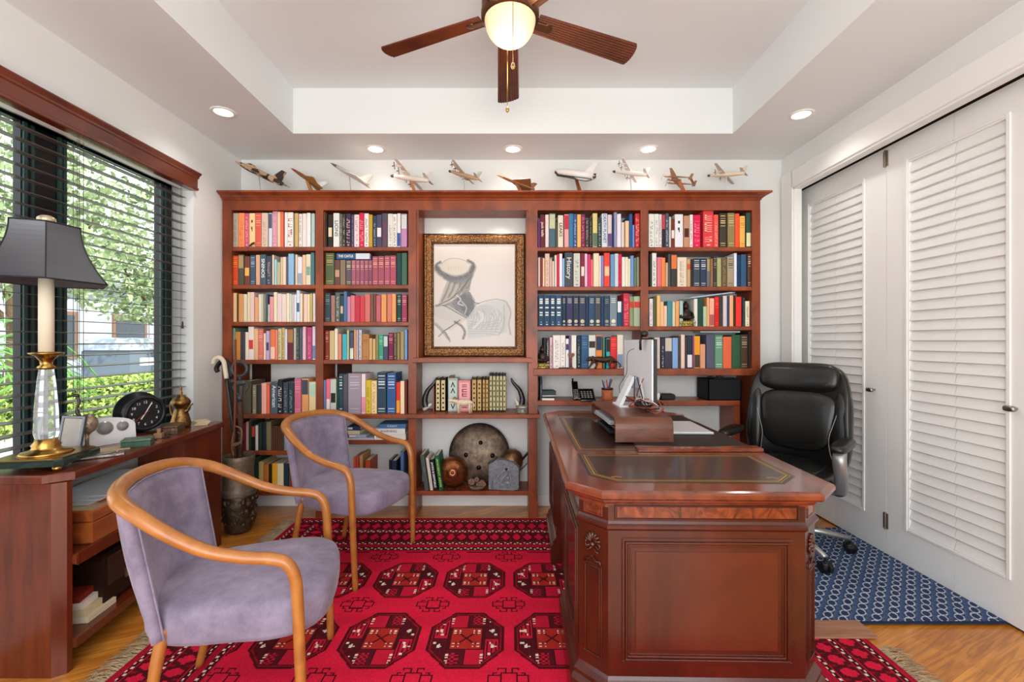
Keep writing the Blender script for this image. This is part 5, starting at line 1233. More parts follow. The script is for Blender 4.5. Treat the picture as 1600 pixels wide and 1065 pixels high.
# the drawing: charcoal strokes on cream paper, rasterised stroke by stroke
nx, ny = 168, 216; A = np.zeros((ny, nx, 3)); A[:] = c3('ddd6d0')
gx, gy = np.meshgrid(np.arange(nx), np.arange(ny)); gx = gx/nx; gy = 1-gy/ny   # gy measured downwards from the top
rng = np.random.RandomState(8)
grain = rng.rand(ny, nx)
def shade_(mask, hexc, amt=1.0):
    k = np.clip(mask*amt*(.75+.5*grain), 0, 1)[..., None]; A[:] = A*(1-k)+c3(hexc)*k
def inpoly(P):
    c = np.zeros(gx.shape, bool); n = len(P)
    for i in range(n):
        x0, y0 = P[i]; x1, y1 = P[(i+1) % n]
        if y0 == y1: continue
        c ^= ((gy > min(y0, y1)) & (gy <= max(y0, y1)) & (gx < (x1-x0)*(gy-y0)/(y1-y0)+x0))
    return c.astype(float)
def stroke(P, w_, hexc, amt=.9):
    P = [tuple(p[:2]) for p in catmull([(a, b, 0) for a, b in P], 8)]
    d = np.full(gx.shape, 9.)
    for (x0, y0), (x1, y1) in zip(P[:-1], P[1:]):
        dx, dy = (x1-x0), (y1-y0)*1.28; L = dx*dx+dy*dy+1e-9
        t = np.clip(((gx-x0)*dx+(gy-y0)*1.28*dy)/L, 0, 1); d = np.minimum(d, np.hypot(gx-x0-t*dx, (gy-y0)*1.28-t*dy))
    shade_(np.clip(1.5-d/w_, 0, 1), hexc, amt)
# grey body shading
shade_(inpoly([(.22, .58), (.30, .47), (.42, .45), (.50, .54), (.52, .64), (.50, .72), (.40, .74), (.30, .68)]), '4e5256', .55)
shade_(inpoly([(.0, .60), (.14, .59), (.30, .66), (.42, .73), (.30, .78), (.12, .74), (.0, .70)]), 'b8b2aa', .6)
shade_(inpoly([(.10, .60), (.28, .48), (.45, .47), (.50, .60), (.48, .70), (.38, .72), (.25, .66)]), '6c7074', .75)
shade_(inpoly([(.28, .50), (.38, .48), (.48, .56), (.50, .66), (.40, .70), (.30, .60)]), '54585c', .6)
shade_(inpoly([(.50, .62), (.66, .56), (.88, .54), (.92, .62), (.90, .86), (.70, .90), (.42, .92), (.40, .74)]), 'c4c8c8', .8)
shade_(inpoly([(.02, .62), (.18, .60), (.42, .72), (.22, .84), (.08, .84), (.0, .78)]), 'ccc8c2', .7)
# headdress: white crown, dark rope, falling cloth
shade_(inpoly([(.04, .22), (.12, .30), (.24, .34), (.40, .32), (.50, .24), (.48, .34), (.36, .48), (.22, .56), (.04, .62), (.08, .52), (.16, .36)]), 'c8c2b8', .9)
th = np.linspace(0, PI, 14)
stroke([(.04, .24), (.10, .29), (.22, .335), (.34, .33), (.44, .29), (.48, .23)], .036, '5a5c60')
stroke([(.14, .33), (.26, .375), (.38, .36), (.46, .31)], .024, '6e7074', .8)
stroke([(.05, .25), (.03, .21), (.08, .18)], .016, '606468'); stroke([(.47, .25), (.485, .20), (.42, .165)], .018, '606468')
shade_((((gx-.25)/.17)**2+((gy-.22)/.075)**2 < 1).astype(float), 'd8d0c4', .9)
stroke([(.09, .20), (.16, .155), (.27, .143), (.38, .165), (.43, .20)], .004, '8a8680', .7)
for k in range(6): stroke([(.18+.03*k, .26-.01*(k % 2)), (.19+.03*k, .22)], .003, 'a09a92', .5)
shade_(inpoly([(.16, .37), (.34, .40), (.47, .33), (.44, .44), (.34, .50), (.22, .54), (.06, .60)]), 'a8a298', .7)
shade_(inpoly([(.30, .40), (.46, .34), (.44, .46), (.36, .50)]), '7c7a78', .6)
for a, b, w_ in (((.20, .37), (.10, .56), .010), ((.26, .38), (.18, .52), .012), ((.33, .38), (.24, .52), .008), ((.42, .35), (.30, .50), .010), ((.46, .33), (.40, .44), .006)):
    stroke([a, ((a[0]+b[0])/2+.01, (a[1]+b[1])/2), b], w_, '6e6860', .7)
stroke([(.02, .60), (.10, .58), (.22, .53), (.34, .44), (.46, .32)], .006, '5c5a58')
stroke([(.03, .61), (.12, .60), (.26, .66), (.40, .72)], .005, '54565a')
stroke([(.28, .50), (.33, .54), (.30, .58), (.36, .60)], .008, 'd0ccc8', .8); stroke([(.34, .56), (.40, .62), (.38, .68)], .007, 'c8c8c8', .7)
stroke([(.42, .50), (.50, .57), (.56, .58)], .006, '606468'); stroke([(.50, .60), (.62, .56), (.78, .54), (.90, .57)], .005, '7c8084', .7)
stroke([(.90, .58), (.94, .66), (.92, .78), (.94, .88)], .010, '8a8e90', .6); stroke([(.86, .60), (.86, .80), (.80, .88)], .008, '9a9ea0', .5)
stroke([(.26, .76), (.34, .80), (.38, .86), (.36, .92)], .014, '565a5e', .8); stroke([(.10, .86), (.22, .80), (.32, .74)], .007, '54565a')
stroke([(.02, .78), (.10, .84), (.18, .92)], .018, '8c8c8c', .7); stroke([(.06, .90), (.14, .84)], .008, '707070', .7); stroke([(.14, .86), (.20, .95)], .008, '606468', .7)
for k in range(14):
    x = .44+.03*k; stroke([(x, .66+.03*math.sin(k)), (x+.03, .72+.03*math.cos(k*2)), (x-.01, .82+.02*math.sin(k*3))], .006, '989c9c', .45)
for k in range(6): stroke([(.42, .75+.025*k), (.60, .77+.02*k), (.80, .74+.03*k)], .005, 'a0a4a4', .5)
for k in range(5): stroke([(.52, .62+.02*k), (.62, .60+.015*k), (.74, .62+.02*k)], .006, 'a4a8a8', .5)
stroke([(.56, .66), (.60, .72), (.54, .78), (.48, .82)], .012, 'e4e0dc', .6)
grid_mesh('drawing', A, -PW+.074, PW-.074, -PH+.074, PH-.074, attrmat('drawing_paper', .45, coat=.25), pic, thick=.002, rot=(PI/2, 0, 0), loc=(0, .0, 0))
# ---------------------------------------------------------------- things standing on the shelves
def sx_(px, y): return (px-797)*y/F
M_BRONZE = plain('4a3224', .4, .5, name='dark_bronze', noise=.3, bump=.3, nscale=60)
# small lizard before the books
t = MB(); t.tube(catmull([(.0, 0, .006), (.012, -.002, .016), (.026, 0, .026), (.036, .002, .034)], 4), [.005]*5+[.007]*5+[.004]*3, 8)
for s_ in (-1, 1): t.tube([(.008, 0, .012), (.006+s_*.010, -.004, .003)], .0025, 6).tube([(.026, 0, .026), (.028+s_*.010, -.004, .016)], .0025, 6)
tag(t.build('lizard_figurine', M_BRONZE, loc=(sx_(389, 3.25), 3.256, HL[0])), 'tiny dark lizard figurine before the cream book, top shelf', 'figurine')
fb = thing('book', 'blue and white book lying flat across the maroon volumes', 'book', (sx_(551, 3.26), 3.268, bz(403.4)))
MB().box(-.119, .119, 0, .17, 0, .043, bv=.002).build('cover', plain('3c6088', .5), fb); MB().box(.02, .1195, -.0015, .03, .001, .0415).build('pale_spine_half', plain('dfe4ee', .5), fb)
text('spine_lettering', 'THE CIATUS', .026, M_WHITE, facing((-.052, -.0008, .021), (1, 0, 0), (0, 0, 1)), fb, bold=.0004, sx=.75)
def flatbook(px0, px1, z0, z1, y, hexc, lab, dy=.16, tilt=0, grp=None, c2=None, tx=None):
    x0, x1 = sx_(px0, y), sx_(px1, y); w2 = (x1-x0)/2; th = z1-z0-.0006
    t = thing('book', lab, 'book', ((x0+x1)/2, y, z0+.0003), R(tilt), grp)
    MB().box(-w2, w2, 0, dy, 0, .003).box(-w2, w2, 0, dy, th-.003, th).box(-w2, w2, -.001, .004, 0, th, bv=.001).build('cover', plain(hexc, .5), t)
    MB().box(-w2+.003, w2-.003, .004, dy-.003, .003, th-.003).build('page_block', M_PAGE, t)
    if tx: text('spine_lettering', tx, th*.62, plain(c2, .5), facing((0, -.0018, th/2), (1, 0, 0), (0, 0, 1)), t, sx=1.0)
    elif c2: MB().box(-w2*.9, -w2*.2, -.0022, -.001, th*.25, th*.75).build('spine_label', plain(c2, .5), t)
z = H6M; g = 'flat books piled under the long ledge'
flatbook(585, 634, z, z+.040, 3.262, 'e9e4da', 'thick ivory book, bottom of the pile at the picture-bay end', grp=g, c2='c8b8a0')
flatbook(582, 633, z+.040, z+.080, 3.265, 'ece8e4', 'white lettered book in the middle of the right-hand pile', grp=g, c2='503c50', tx='WARNING')
flatbook(592, 634, z+.080, z+.112, 3.268, '4c78a4', 'blue book topping the right-hand flat pile', grp=g, c2='d8e4f0', tx='EVEREST')
flatbook(544, 584, z, z+.016, 3.258, 'b8bcc4', 'thin grey magazine, bottom of the left-hand flat pile', grp=g)
flatbook(545, 572, z+.016, z+.038, 3.262, 'a8b0bc', 'grey-blue book, second in the left-hand flat pile', grp=g, c2='e8e8ec')
flatbook(544, 562, z+.038, z+.066, 3.265, 'd8cca8', 'cream book, third in the left-hand flat pile', grp=g)
flatbook(543, 563, z+.066, z+.096, 3.268, '243858', 'navy book topping the left-hand flat pile', grp=g, c2='d0dce8')
t = MB().tube(catmull([(0, 0, .02), (.03, 0, .06), (.015, -.01, .10), (.05, 0, .13)], 5), .014, 8).blob((.05, .02, .03), (.05, .03, .03)); tag(t.build('black_camera', M_BLACK, loc=(sx_(592, 3.3), 3.30, H7+.001)), 'black camera gadget between the low books behind the chair', 'camera')
# ---- centre ledge
def horn(px, base_px, sgn, lab):
    y = 3.33; t = thing('mounted_horn', lab, 'horn', (sx_(base_px, y), y, H5), 0, 'pair of horns flanking the volumes')
    pts = catmull([(sgn*.012, 0, .035), (sgn*.020, 0, .085), (sgn*.0, 0, .15), (-sgn*.045, 0, .205), (-sgn*.062, .0, .24)], 7); n_ = len(pts)
    MB().tube(pts, [.022*(1-i/n_)**.7+.003 for i in range(n_)], 12).build('horn', plain('1e1c1c', .3, coat=.4, bump=.5, nscale=70), t)
    return t
h1 = horn(0, 668, -1, 'dark curved horn on white base, left of the gilt volumes'); 
MB().tube([(-.03, 0, .012), (-.012, 0, .03), (.03, 0, .055)], [.010, .018, .008], 10).build('base', plain('e4dccc', .4), h1)
h2 = horn(0, 812, 1, 'dark curved horn on white base, right of the gilt volumes')
MB().tube([(-.03, 0, .085), (-.016, 0, .05), (.006, 0, .03), (.0, 0, .02)], [.006, .014, .018, .016], 10).cyl((0, 0, 0), (0, 0, .022), .016, 12).build('base', plain('e4dccc', .4), h2)
h2.location.y = 3.38
rb = thing('round_box', 'small round silver box under the right horn on the ledge', 'box', (sx_(816, 3.28), 3.28, H5))
MB().lathe([(0, 0), (.040, 0), (.042, .004), (.040, .034), (.044, .036), (.044, .046), (.034, .052), (0, .052)], 28).build('body', plain('b8b0a0', .35, .6, noise=.3, nscale=60), rb)
MB().lathe([(.0405, .008), (.0425, .010), (.0425, .028), (.0405, .030)], 14, sm=False).build('embossed_band', plain('7c8c80', .4, .4, noise=.5, nscale=90), rb)
cf = thing('animal_figurine', 'cream carved horned animal figurine before the volumes', 'figurine', (sx_(723, 3.26), 3.262, H5))
M_CREAM = plain('e0ccb0', .45, noise=.15, bump=.3, nscale=70)
m = MB().blob((.01, 0, .075), (.062, .020, .024)).tube(catmull([(-.035, 0, .080), (-.06, 0, .085), (-.085, 0, .092), (-.10, 0, .088)], 4), [.016]*4+[.013]*4+[.012]*4+[.006], 10)
for x in (-.030, -.022, .052, .062): m.tube([(x, (-.010 if x in (-.03, .052) else .010), .065), (x-.004, (-.010 if x in (-.03, .052) else .010), .03), (x, (-.010 if x in (-.03, .052) else .010), .0)], [.010, .006, .006], 8)
m.tube(catmull([(.068, 0, .08), (.08, 0, .06), (.076, 0, .04)], 3), .004, 6)
m.build('body', M_CREAM, cf)
MB().tube(catmull([(-.07, 0, .095), (-.06, 0, .112), (-.045, 0, .104), (-.052, 0, .092)], 4), .005, 7).build('horn', plain('8c6448', .5), cf)
MB().box(-.004, .004, 0, .12, 0, .225).build('bookend', M_CASE, None, loc=(sx_(790.5, 3.33), 3.33, H5)); bpy.context.scene.objects['bookend']
tag(bpy.data.objects['bookend'], 'reddish wooden bookend board at the right of the tall volumes', 'bookend')
o = MB().box(-.004, .004, 0, .12, 0, .20).build('bookend', M_CASE, None, loc=(sx_(677.5, 3.33), 3.33, H5)); tag(o, 'reddish wooden bookend board left of the gilt volumes', 'bookend')
o = MB().blob((0, 0, .022), (.022, .02, .018)).tube([(-.01, 0, .0), (0, 0, .02)], .006, 8).blob((.016, -.008, .034), (.010, .008, .008)).build('brown_shell', plain('8c6c50', .5, noise=.3, nscale=60), loc=(sx_(706, 3.40), 3.40, H5+.222)); tag(o, 'small brown shell lying on top of the pale-green volume', 'shell')
# ---- lower centre shelf
for k, (px, w_, h, c, lab, tx, c2) in enumerate(((661, .030, .255, '56605c', 'tall grey book leaning at the left of the low centre shelf', None, 'a0a8a0'), (668.5, .022, .235, 'ddd4c4', 'cream-spined book leaning beside the black lettered one', None, None),
                                  (675, .030, .222, '1a1a1a', 'black leaning book with big white upright lettering', 'JACKO & DISWORLD', 'f0f0f0'), (683.5, .030, .25, '1e6a40', 'green leaning book with yellow lettering by the copper bowl', 'ANCIENT ARMS', 'b8cc60'))):
    b_ = dict(x0=-w_/2, x1=w_/2, h=h, c=c, st='', c2=None, y=3.262, z=0, i=0)
    m, _, wd = make_book(b_); o = m.build('book', [plain(c, .5), M_PAGE, plain(c, .5)], loc=(sx_(px+6, 3.262)+.0, 3.262-.010*k*0, H7+.004), rot=(0, R(-8), 0)); tag(o, lab, 'book', 'leaning books beside the copper bowl')
    if tx: text('spine_lettering', tx, wd*.66, plain(c2, .5), facing((0, -.0032, h*.5), (0, 0, -1), (1, 0, 0)), o, bold=.0005, sx=h*.86/(len(tx)*wd*.66*.62))
    elif c2: text('spine_lettering', 'ATLAS', .012, plain(c2, .5), facing((0, -.0032, h*.6), (0, 0, -1), (1, 0, 0)), o)
M_SHIELD, nt, bb = newmat('aged_iron')
t_ = nt.nodes.new('ShaderNodeTexCoord'); no = nt.nodes.new('ShaderNodeTexNoise'); no.inputs['Scale'].default_value = 22; no.inputs['Detail'].default_value = 9; no.inputs['Roughness'].default_value = .7
rr_ = nt.nodes.new('ShaderNodeValToRGB'); rr_.color_ramp.elements[0].color = lin('4e4238'); rr_.color_ramp.elements[1].color = lin('82705f'); rr_.color_ramp.elements[0].position = .38; rr_.color_ramp.elements[1].position = .66
nt.links.new(t_.outputs['Object'], no.inputs['Vector']); nt.links.new(no.outputs['Fac'], rr_.inputs[0]); nt.links.new(rr_.outputs[0], bb.inputs['Base Color']); bb.inputs['Metallic'].default_value = .75; bb.inputs['Roughness'].default_value = .42
sd = thing('round_shield', 'large round aged iron shield with small bosses, propped on the low centre shelf', 'shield', (sx_(749, 3.43), 3.41, H7+.2275), (R(-9), 0, 0))
Mx = frame((0, 0, 0), (0, -1, 0))
MB().lathe([(.222, -.012), (.226, -.008), (.224, -.004), (.20, .006), (.14, .024), (.07, .034), (0, .037)], 48, M=Mx).lathe([(.222, -.012), (.20, -.002), (.14, .016), (0, .028)], 48, M=Mx).build('dished_plate', M_SHIELD, sd)
MB().tube([(.224*math.cos(a), .009, .224*math.sin(a)) for a in [2*PI*k/60 for k in range(60)]], .004, 8, closed=True).build('rim', plain('2c2420', .4, .7), sd)
for x, z in ((.012, .082), (-.095, -.005), (.10, -.01), (0, -.095)):
    y = -.034+.0015
    MB().lathe([(.016, 0), (.018, .004), (.012, .010), (.006, .014), (0, .015)], 18, M=frame((x, -.026, z), (0, -1, 0))).build('boss', plain('3a302a', .35, .8), sd)
cp = thing('copper_bowl', 'round copper bowl stood on its rim beside the leaning books', 'bowl', (sx_(707, 3.30), 3.315, H7+.120), (R(-8), 0, R(6)))
cp.scale = (1.12, 1.12, 1.12)
M_COP = plain('a0603c', .3, .85, name='beaten_copper', noise=.3, bump=.35, nscale=45)
MB().lathe([(.092, -.03), (.098, -.02), (.092, .0), (.078, .020), (.05, .036), (.028, .042), (.024, .050), (.014, .052), (0, .046)], 36, M=Mx).build('bowl', M_COP, cp)
MB().tube([(.026*math.cos(a), -.044, .026*math.sin(a)) for a in [2*PI*k/20 for k in range(20)]], .0055, 8, closed=True).blob((0, -.046, 0), (.014, .006, .014)).build('boss_ring', plain('5c3424', .35, .8), cp)
cp2 = thing('wire_stand', 'dark beaded wire plate stand under the copper bowl', 'stand', (sx_(705, 3.29), 3.30, H7))
m = MB()
for k in range(22): m.blob((-.085+.0075*k, -.035-.012*math.sin(k/21*PI), .006+(.03*(1-k/4) if k < 4 else 0)), (.0042, .0042, .0042), nu=8, nv=5)
m.tube([(-.085, -.035, .036), (-.092, .03, .11), (-.088, .03, .006)], .0028, 6); m.tube([(-.03, -.045, .006), (-.03, .05, .006)], .003, 6).tube([(.03, -.045, .006), (.03, .05, .006)], .003, 6)
m.build('wire', plain('241c18', .5, .4), cp2)
fl = thing('coral_ornament', 'dusty shell and flower ornament in front of the shield', 'ornament', (sx_(745, 3.29), 3.30, H7))
m = MB().lathe([(0, 0), (.035, 0), (.052, .010), (.062, .024), (.055, .028), (0, .020)], 20); m.build('dish', plain('7c6858', .6, .2, noise=.4, bump=.7, nscale=40), fl)
m = MB(); rnd = random.Random(9)
for cx_, cz_, rr2 in ((-.038, .055, .026), (.0, .072, .018), (.036, .048, .022), (.052, .036, .016), (.012, .038, .018)):
    for k in range(7):
        a = 2*PI*k/7; m.blob((cx_+math.cos(a)*rr2*.62, -.012, cz_+math.sin(a)*rr2*.62), (rr2*.42, .008, rr2*.42), nu=8, nv=6)
    m.blob((cx_, -.018, cz_), (rr2*.3, .008, rr2*.3), nu=8, nv=6)
m.build('shell_flowers', plain('8c7060', .55, noise=.35, bump=.6, nscale=60), fl)
st = thing('carved_stone', 'grey carved stone block with a hollowed flower, on the low centre shelf', 'carving', (sx_(789, 3.29), 3.325, H7+.001), R(-10))
pts = [(-.11, 0), (.07, -.0), (.11, .012), (.11, .165), (.07, .20), (.01, .215), (-.05, .22), (-.078, .195), (-.11, .178)]
M_STONE = plain('858a90', .7, .1, name='grey_stone', noise=.3, bump=.9, nscale=60)
MB().prism(pts, .055, facing((0, 0, 0), (1, 0, 0), (0, 0, 1)) ).build('block', M_STONE, st)
m = MB(); Mq = facing((0, -.056, 0), (1, 0, 0), (0, 0, 1))
m.tube(catmull([(-.03, -.058, .05), (-.045, -.060, .08), (-.02, -.064, .12), (.01, -.066, .145), (.045, -.062, .15)], 6), .006, 8)
m.tube(catmull([(.0, -.058, .035), (-.02, -.062, .05), (.0, -.064, .09), (.03, -.062, .125)], 6), .007, 8)
m.tube(catmull([(.045, -.058, .04), (.055, -.062, .08), (.045, -.062, .13)], 6), .006, 8).blob((.03, -.058, .055), (.016, .010, .012), nu=10, nv=8).blob((.035, -.058, .09), (.012, .010, .012), nu=10, nv=8)
m.tube([(-.085, -.058, .008), (-.085, -.058, .15)], .004, 6).tube([(-.085, -.058, .008), (.06, -.058, .006)], .004, 6)
m.build('relief', plain('9aa0a6', .5, .2, bump=.6, nscale=70), st)
MB().blob((.022, -.062, .152), (.012, .012, .010), nu=12, nv=8).build('polished_knob', plain('2a2c34', .1, .5), st)
hl_ = thing('brass_helmet', 'brown metal skull-cap helmet with wire handle behind the grey stone', 'helmet', (sx_(796, 3.38), 3.385, H7+.165), (0, R(38), 0))
MB().lathe([(0, .115), (.03, .110), (.062, .088), (.082, .05), (.088, .0), (.090, -.03), (.086, -.03), (.084, 0), (.078, .048), (.058, .083), (0, .108)], 30).build('dome', plain('86664a', .35, .8, noise=.25, bump=.3, nscale=40), hl_)
MB().tube([(.055, -.02, .07), (.06, -.01, .16), (.055, 0, .23)], [.008, .009, .002], 8).tube(catmull([(.055, 0, .225), (.10, 0, .17), (.105, 0, .08), (.088, 0, -.03)], 6), .0035, 7).build('wire_handle', plain('2e2824', .4, .7), hl_)
MB().blob((.02, -.078, .045), (.007, .007, .007), nu=10, nv=8).build('rivet', plain('d8c8a0', .3, .6), hl_)
# ---- right bays
def buddha(x, y, z, s_, lab):
    t = thing('seated_figurine', lab, 'figurine', (x, y, z), 0)
    MB().blob((0, 0, .085*s_), (.042*s_, .034*s_, .050*s_)).blob((0, 0, .148*s_), (.025*s_, .024*s_, .028*s_)).blob((0, 0, .174*s_), (.011*s_, .011*s_, .012*s_)).tube([(-.040*s_, -.005, .10*s_), (-.045*s_, -.025*s_, .068*s_), (0, -.036*s_, .062*s_)], .012*s_, 8).tube([(.040*s_, -.005, .10*s_), (.045*s_, -.025*s_, .068*s_), (0, -.036*s_, .062*s_)], .012*s_, 8).build('figure', plain('2c1a14', .35, .4), t)
    m = MB().lathe([(0, 0), (.050*s_, 0), (.054*s_, .008*s_), (.046*s_, .016*s_), (.052*s_, .028*s_), (.046*s_, .040*s_), (0, .042*s_)], 20)
    for k in range(12):
        a = 2*PI*k/12; m.blob((.048*s_*math.cos(a), .048*s_*math.sin(a), .024*s_), (.012*s_, .012*s_, .014*s_), nu=8, nv=6)
    m.build('lotus_base', plain('a89850', .35, .6, noise=.3, nscale=80), t)
buddha(sx_(848, 3.28), 3.285, H4R, .90, 'dark seated buddha figurine on gold lotus, beside the phone bay books')
buddha(sx_(1074, 3.26), 3.262+.03, HR[2], .98, 'dark seated buddha figurine on gold lotus in the far-right bay')
o = MB().blob((0, 0, .012), (.008, .007, .012), nu=10, nv=8).blob((0, 0, .030), (.012, .008, .012), nu=10, nv=8).blob((0, 0, .046), (.006, .006, .006), nu=8, nv=6).build('tiny_figurine', plain('b0a898', .5, .2, noise=.4, nscale=90), loc=(sx_(1085.5, 3.25), 3.256, HR[2])); tag(o, 'tiny pale figurine at the foot of a dark book by the buddha', 'figurine')
ky = thing('heart_key_ornament', 'rusty heart-topped ornament standing before white books', 'ornament', (sx_(892.5, 3.24), 3.238, H4R))
m = MB().tube([(0, 0, .008), (0, 0, .075)], .0065, 8).box(-.016, .016, -.012, .012, 0, .009, bv=.002).prism([(0, .070), (.022, .092), (.024, .104), (.014, .112), (0, .106), (-.014, .112), (-.024, .104), (-.022, .092)], .008, facing((0, .004, 0), (1, 0, 0), (0, 0, 1)))
m.build('ornament_body', plain('7c4c38', .5, .3), ky); MB().tube(catmull([(-.02, 0, .004), (-.05, -.004, .006), (-.09, 0, .004)], 4), .004, 6).build('tail', plain('3c2c24', .5), ky)
pt = thing('panther_figurine', 'dark bronze prowling big cat figurine before the coloured books', 'figurine', (sx_(943, 3.235), 3.232, H4R))
m = MB().tube(catmull([(-.085, 0, .070), (-.05, 0, .068), (0, 0, .062), (.05, 0, .068), (.085, 0, .050)], 6), [.018+.004*math.sin(i) for i in range(7)]+[.021]*12+[.018, .017, .016, .014, .012, .010], 12)
m.blob((-.098, 0, .068), (.020, .014, .015)).blob((-.114, 0, .061), (.010, .009, .008)).blob((-.096, .010, .083), (.005, .003, .005), nu=8, nv=6).blob((-.096, -.010, .083), (.005, .003, .005), nu=8, nv=6)
for (x0, x1, x2), y in (((-.07, -.090, -.105), -.010), ((-.06, -.045, -.055), .010), ((.055, .035, .045), -.010), ((.075, .090, .078), .010)): m.tube([(x0, y, .060), (x1, y, .030), (x2, y, .006), (x2-.010, y, .004)], [.014, .008, .006, .005], 8)
m.tube(catmull([(.085, 0, .055), (.108, 0, .040), (.120, 0, .018), (.108, 0, .008)], 5), .0045, 7)
m.build('body', M_BRONZE, pt)
pap = MB(); pap.T = Matrix.Translation((sx_(1105, 3.26), 3.262, HR[2]+.215)) @ Matrix.Rotation(R(-7), 4, 'Y')
pap.box(-.17, .20, 0, .14, .0, .004); pap.box(-.11, .19, .01, .15, .0042, .010); pap.T = None
tag(pap.build('magazine', plain('b4c4d8', .35)), 'pale magazine lying tilted over the books, third shelf of far-right bay', 'magazine')
pap = MB().box(sx_(1095, 3.26), sx_(1157, 3.26), 3.265, 3.40, bz(518.8), bz(516.4))
tag(pap.build('folder', plain('9ab0b4', .3)), 'thin pale folder lying along the tops of green and orange books', 'folder')
ph = thing('desk_phone', 'black cordless desk phone in its cradle on the open shelf', 'phone', (sx_(912, 3.28), 3.30, H5R))
m = MB(); m.T = Matrix.Rotation(R(34), 4, 'X'); m.box(-.028, .082, -.05, .085, .012, .036, bv=.006); m.T = None; m.box(-.075, .080, -.055, .06, 0, .016, bv=.005); m.build('base', M_BLKGL, ph)
m = MB(); m.T = Matrix.Rotation(R(52), 4, 'X'); m.box(-.078, -.034, -.030, .135, .020, .044, bv=.008).cyl((-.068, .13, .032), (-.068, .16, .032), .006, 8); hs_ = m.build('handset', M_BLKGL, ph)
kb = MB(); kb.T = Matrix.Rotation(R(34), 4, 'X')
for i in range(4):
    for j in range(5): kb.box(-.018+.022*i, -.004+.022*i, -.040+.020*j, -.030+.020*j, .036, .0385)
kb.build('keypad', plain('8c8c8c', .5), ph)
kb = MB(); kb.T = Matrix.Rotation(R(52), 4, 'X')
for i in range(3):
    for j in range(5): kb.box(-.073+.012*i, -.065+.012*i, -.005+.014*j, .002+.014*j, .044, .0460)
kb.T = None; kb.tube([(-.075, -.052, .012), (-.055, -.058, .020), (-.030, -.052, .012)], .006, 8)
kb.build('keypad', plain('8c8c8c', .5), hs_)
g = 'notepads on the open shelf'
for k, (c, z0, z1, w_, lab) in enumerate((('ece8e0', 0, .016, .044, 'white notepad at the bottom of the small shelf pile'), ('26282a', .017, .027, .046, 'black notebook second in the small shelf pile'), ('e4e4e0', .028, .036, .045, 'thin white pad third in the small shelf pile'), ('3c4c48', .037, .068, .050, 'dark green notebook topping the small shelf pile'))):
    m = MB(); m.T = rz(R(-4+3*k), (sx_(857, 3.27), 3.30, H5R+z0)); m.box(-w_, w_, -.04, .07, 0, z1-z0-.001, bv=.001); m.T = None
    tag(m.build('notepad', plain(c, .6)), lab, 'notepad', g)
b_ = dict(x0=-.009, x1=.009, h=.16, c='343040', st='v', c2='a8a8b0', y=3.27, z=0, i=0, tx=None)
m, _, _ = make_book(b_); tag(m.build('book', [plain('343040', .5), M_PAGE, plain('a8a8b0', .5)], loc=(sx_(845.5, 3.27), 3.27, H5R)), 'slim dark lettered book upright above the notepads', 'book')
pc_ = thing('pen_cup', 'terracotta cup crammed with pens and pencils behind the riser', 'pen cup', (sx_(949.5, 3.27), 3.285, H5R))
MB().lathe([(0, 0), (.036, 0), (.040, .01), (.040, .088), (.036, .088), (.035, .012), (0, .010)], 24).build('cup', plain('b46444', .6, noise=.15), pc_)
MB().lathe([(.0402, .074), (.0415, .075), (.0415, .086), (.0402, .087)], 24).build('dark_band', plain('2c201c', .5), pc_)
rnd = random.Random(6)
for k, c in enumerate(('c03828', '2848a0', 'e8e8e8', 'e87830', '303030', '30508c', 'b0b8c8', 'd04030', '2c6080', 'a0486c')):
    a = 2*PI*k/10; r0 = .010; r1 = .030; zt = rnd.uniform(.115, .15)
    m = MB().cyl((r0*math.cos(a+2), r0*math.sin(a+2), .02), (r1*math.cos(a)*1.15, r1*math.sin(a), zt), .0038, 8).cyl((r1*math.cos(a)*1.15, r1*math.sin(a), zt), (r1*1.2*math.cos(a), r1*1.05*math.sin(a), zt+.008), .0038, 8, r1=.001)
    o = m.build('pen', plain(c, .4), loc=(sx_(949.5, 3.27), 3.285, H5R+.001)); tag(o, 'pen standing in the terracotta cup behind the riser', 'pen', 'pens in the terracotta cup')
ad = MB().box(0, .05, 0, .05, 0, .050, bv=.004); tag(ad.build('power_adapter', M_WHITE, loc=(sx_(1021, 3.27), 3.28, H5R)), 'white square power adapter on the shelf right of the monitor', 'adapter')
ad = MB().box(0, .10, 0, .08, 0, .042, bv=.008).tube(catmull([(.0, .02, .02), (-.02, -.02, .01), (-.01, -.04, -.03)], 4), .003, 6); tag(ad.build('power_brick', plain('2a2a2c', .5), loc=(sx_(1034, 3.27), 3.275, H5R)), 'dark grey power brick beside the white adapter', 'adapter')
sb_ = MB().box(0, .07, 0, .07, 0, .058, bv=.004); tag(sb_.build('white_box', plain('dcdcd8', .5), loc=(sx_(1004, 3.27), 3.31, H5R)), 'small white box behind the monitor edge on the shelf', 'box')
bb_ = thing('storage_bin', 'black fabric storage bin full of cables on the open shelf', 'storage bin', (sx_(1131, 3.27), 3.30, H5R))
m = MB(); w0 = .118
for a in ((-w0, -w0+.006, -.045, .15), (w0-.006, w0, -.045, .15), (-w0, w0, -.045, -.039), (-w0, w0, .144, .15)): m.box(*a, 0, .15)
m.box(-w0, w0, -.045, .15, 0, .006); m.build('bin', plain('1c1c20', .7), bb_)
m = MB(); rnd = random.Random(8)
for k in range(7):
    pts = [(rnd.uniform(-.1, .1), rnd.uniform(-.03, .12), .12+rnd.uniform(0, .05)) for _ in range(5)]; m.tube(catmull(pts, 5), .0035, 6)
o = m.build('cable_tangle', plain('38383c', .5), loc=(sx_(1131, 3.27), 3.30, H5R)); tag(o, 'tangle of grey cables heaped in the black storage bin', 'cables', kind='stuff')
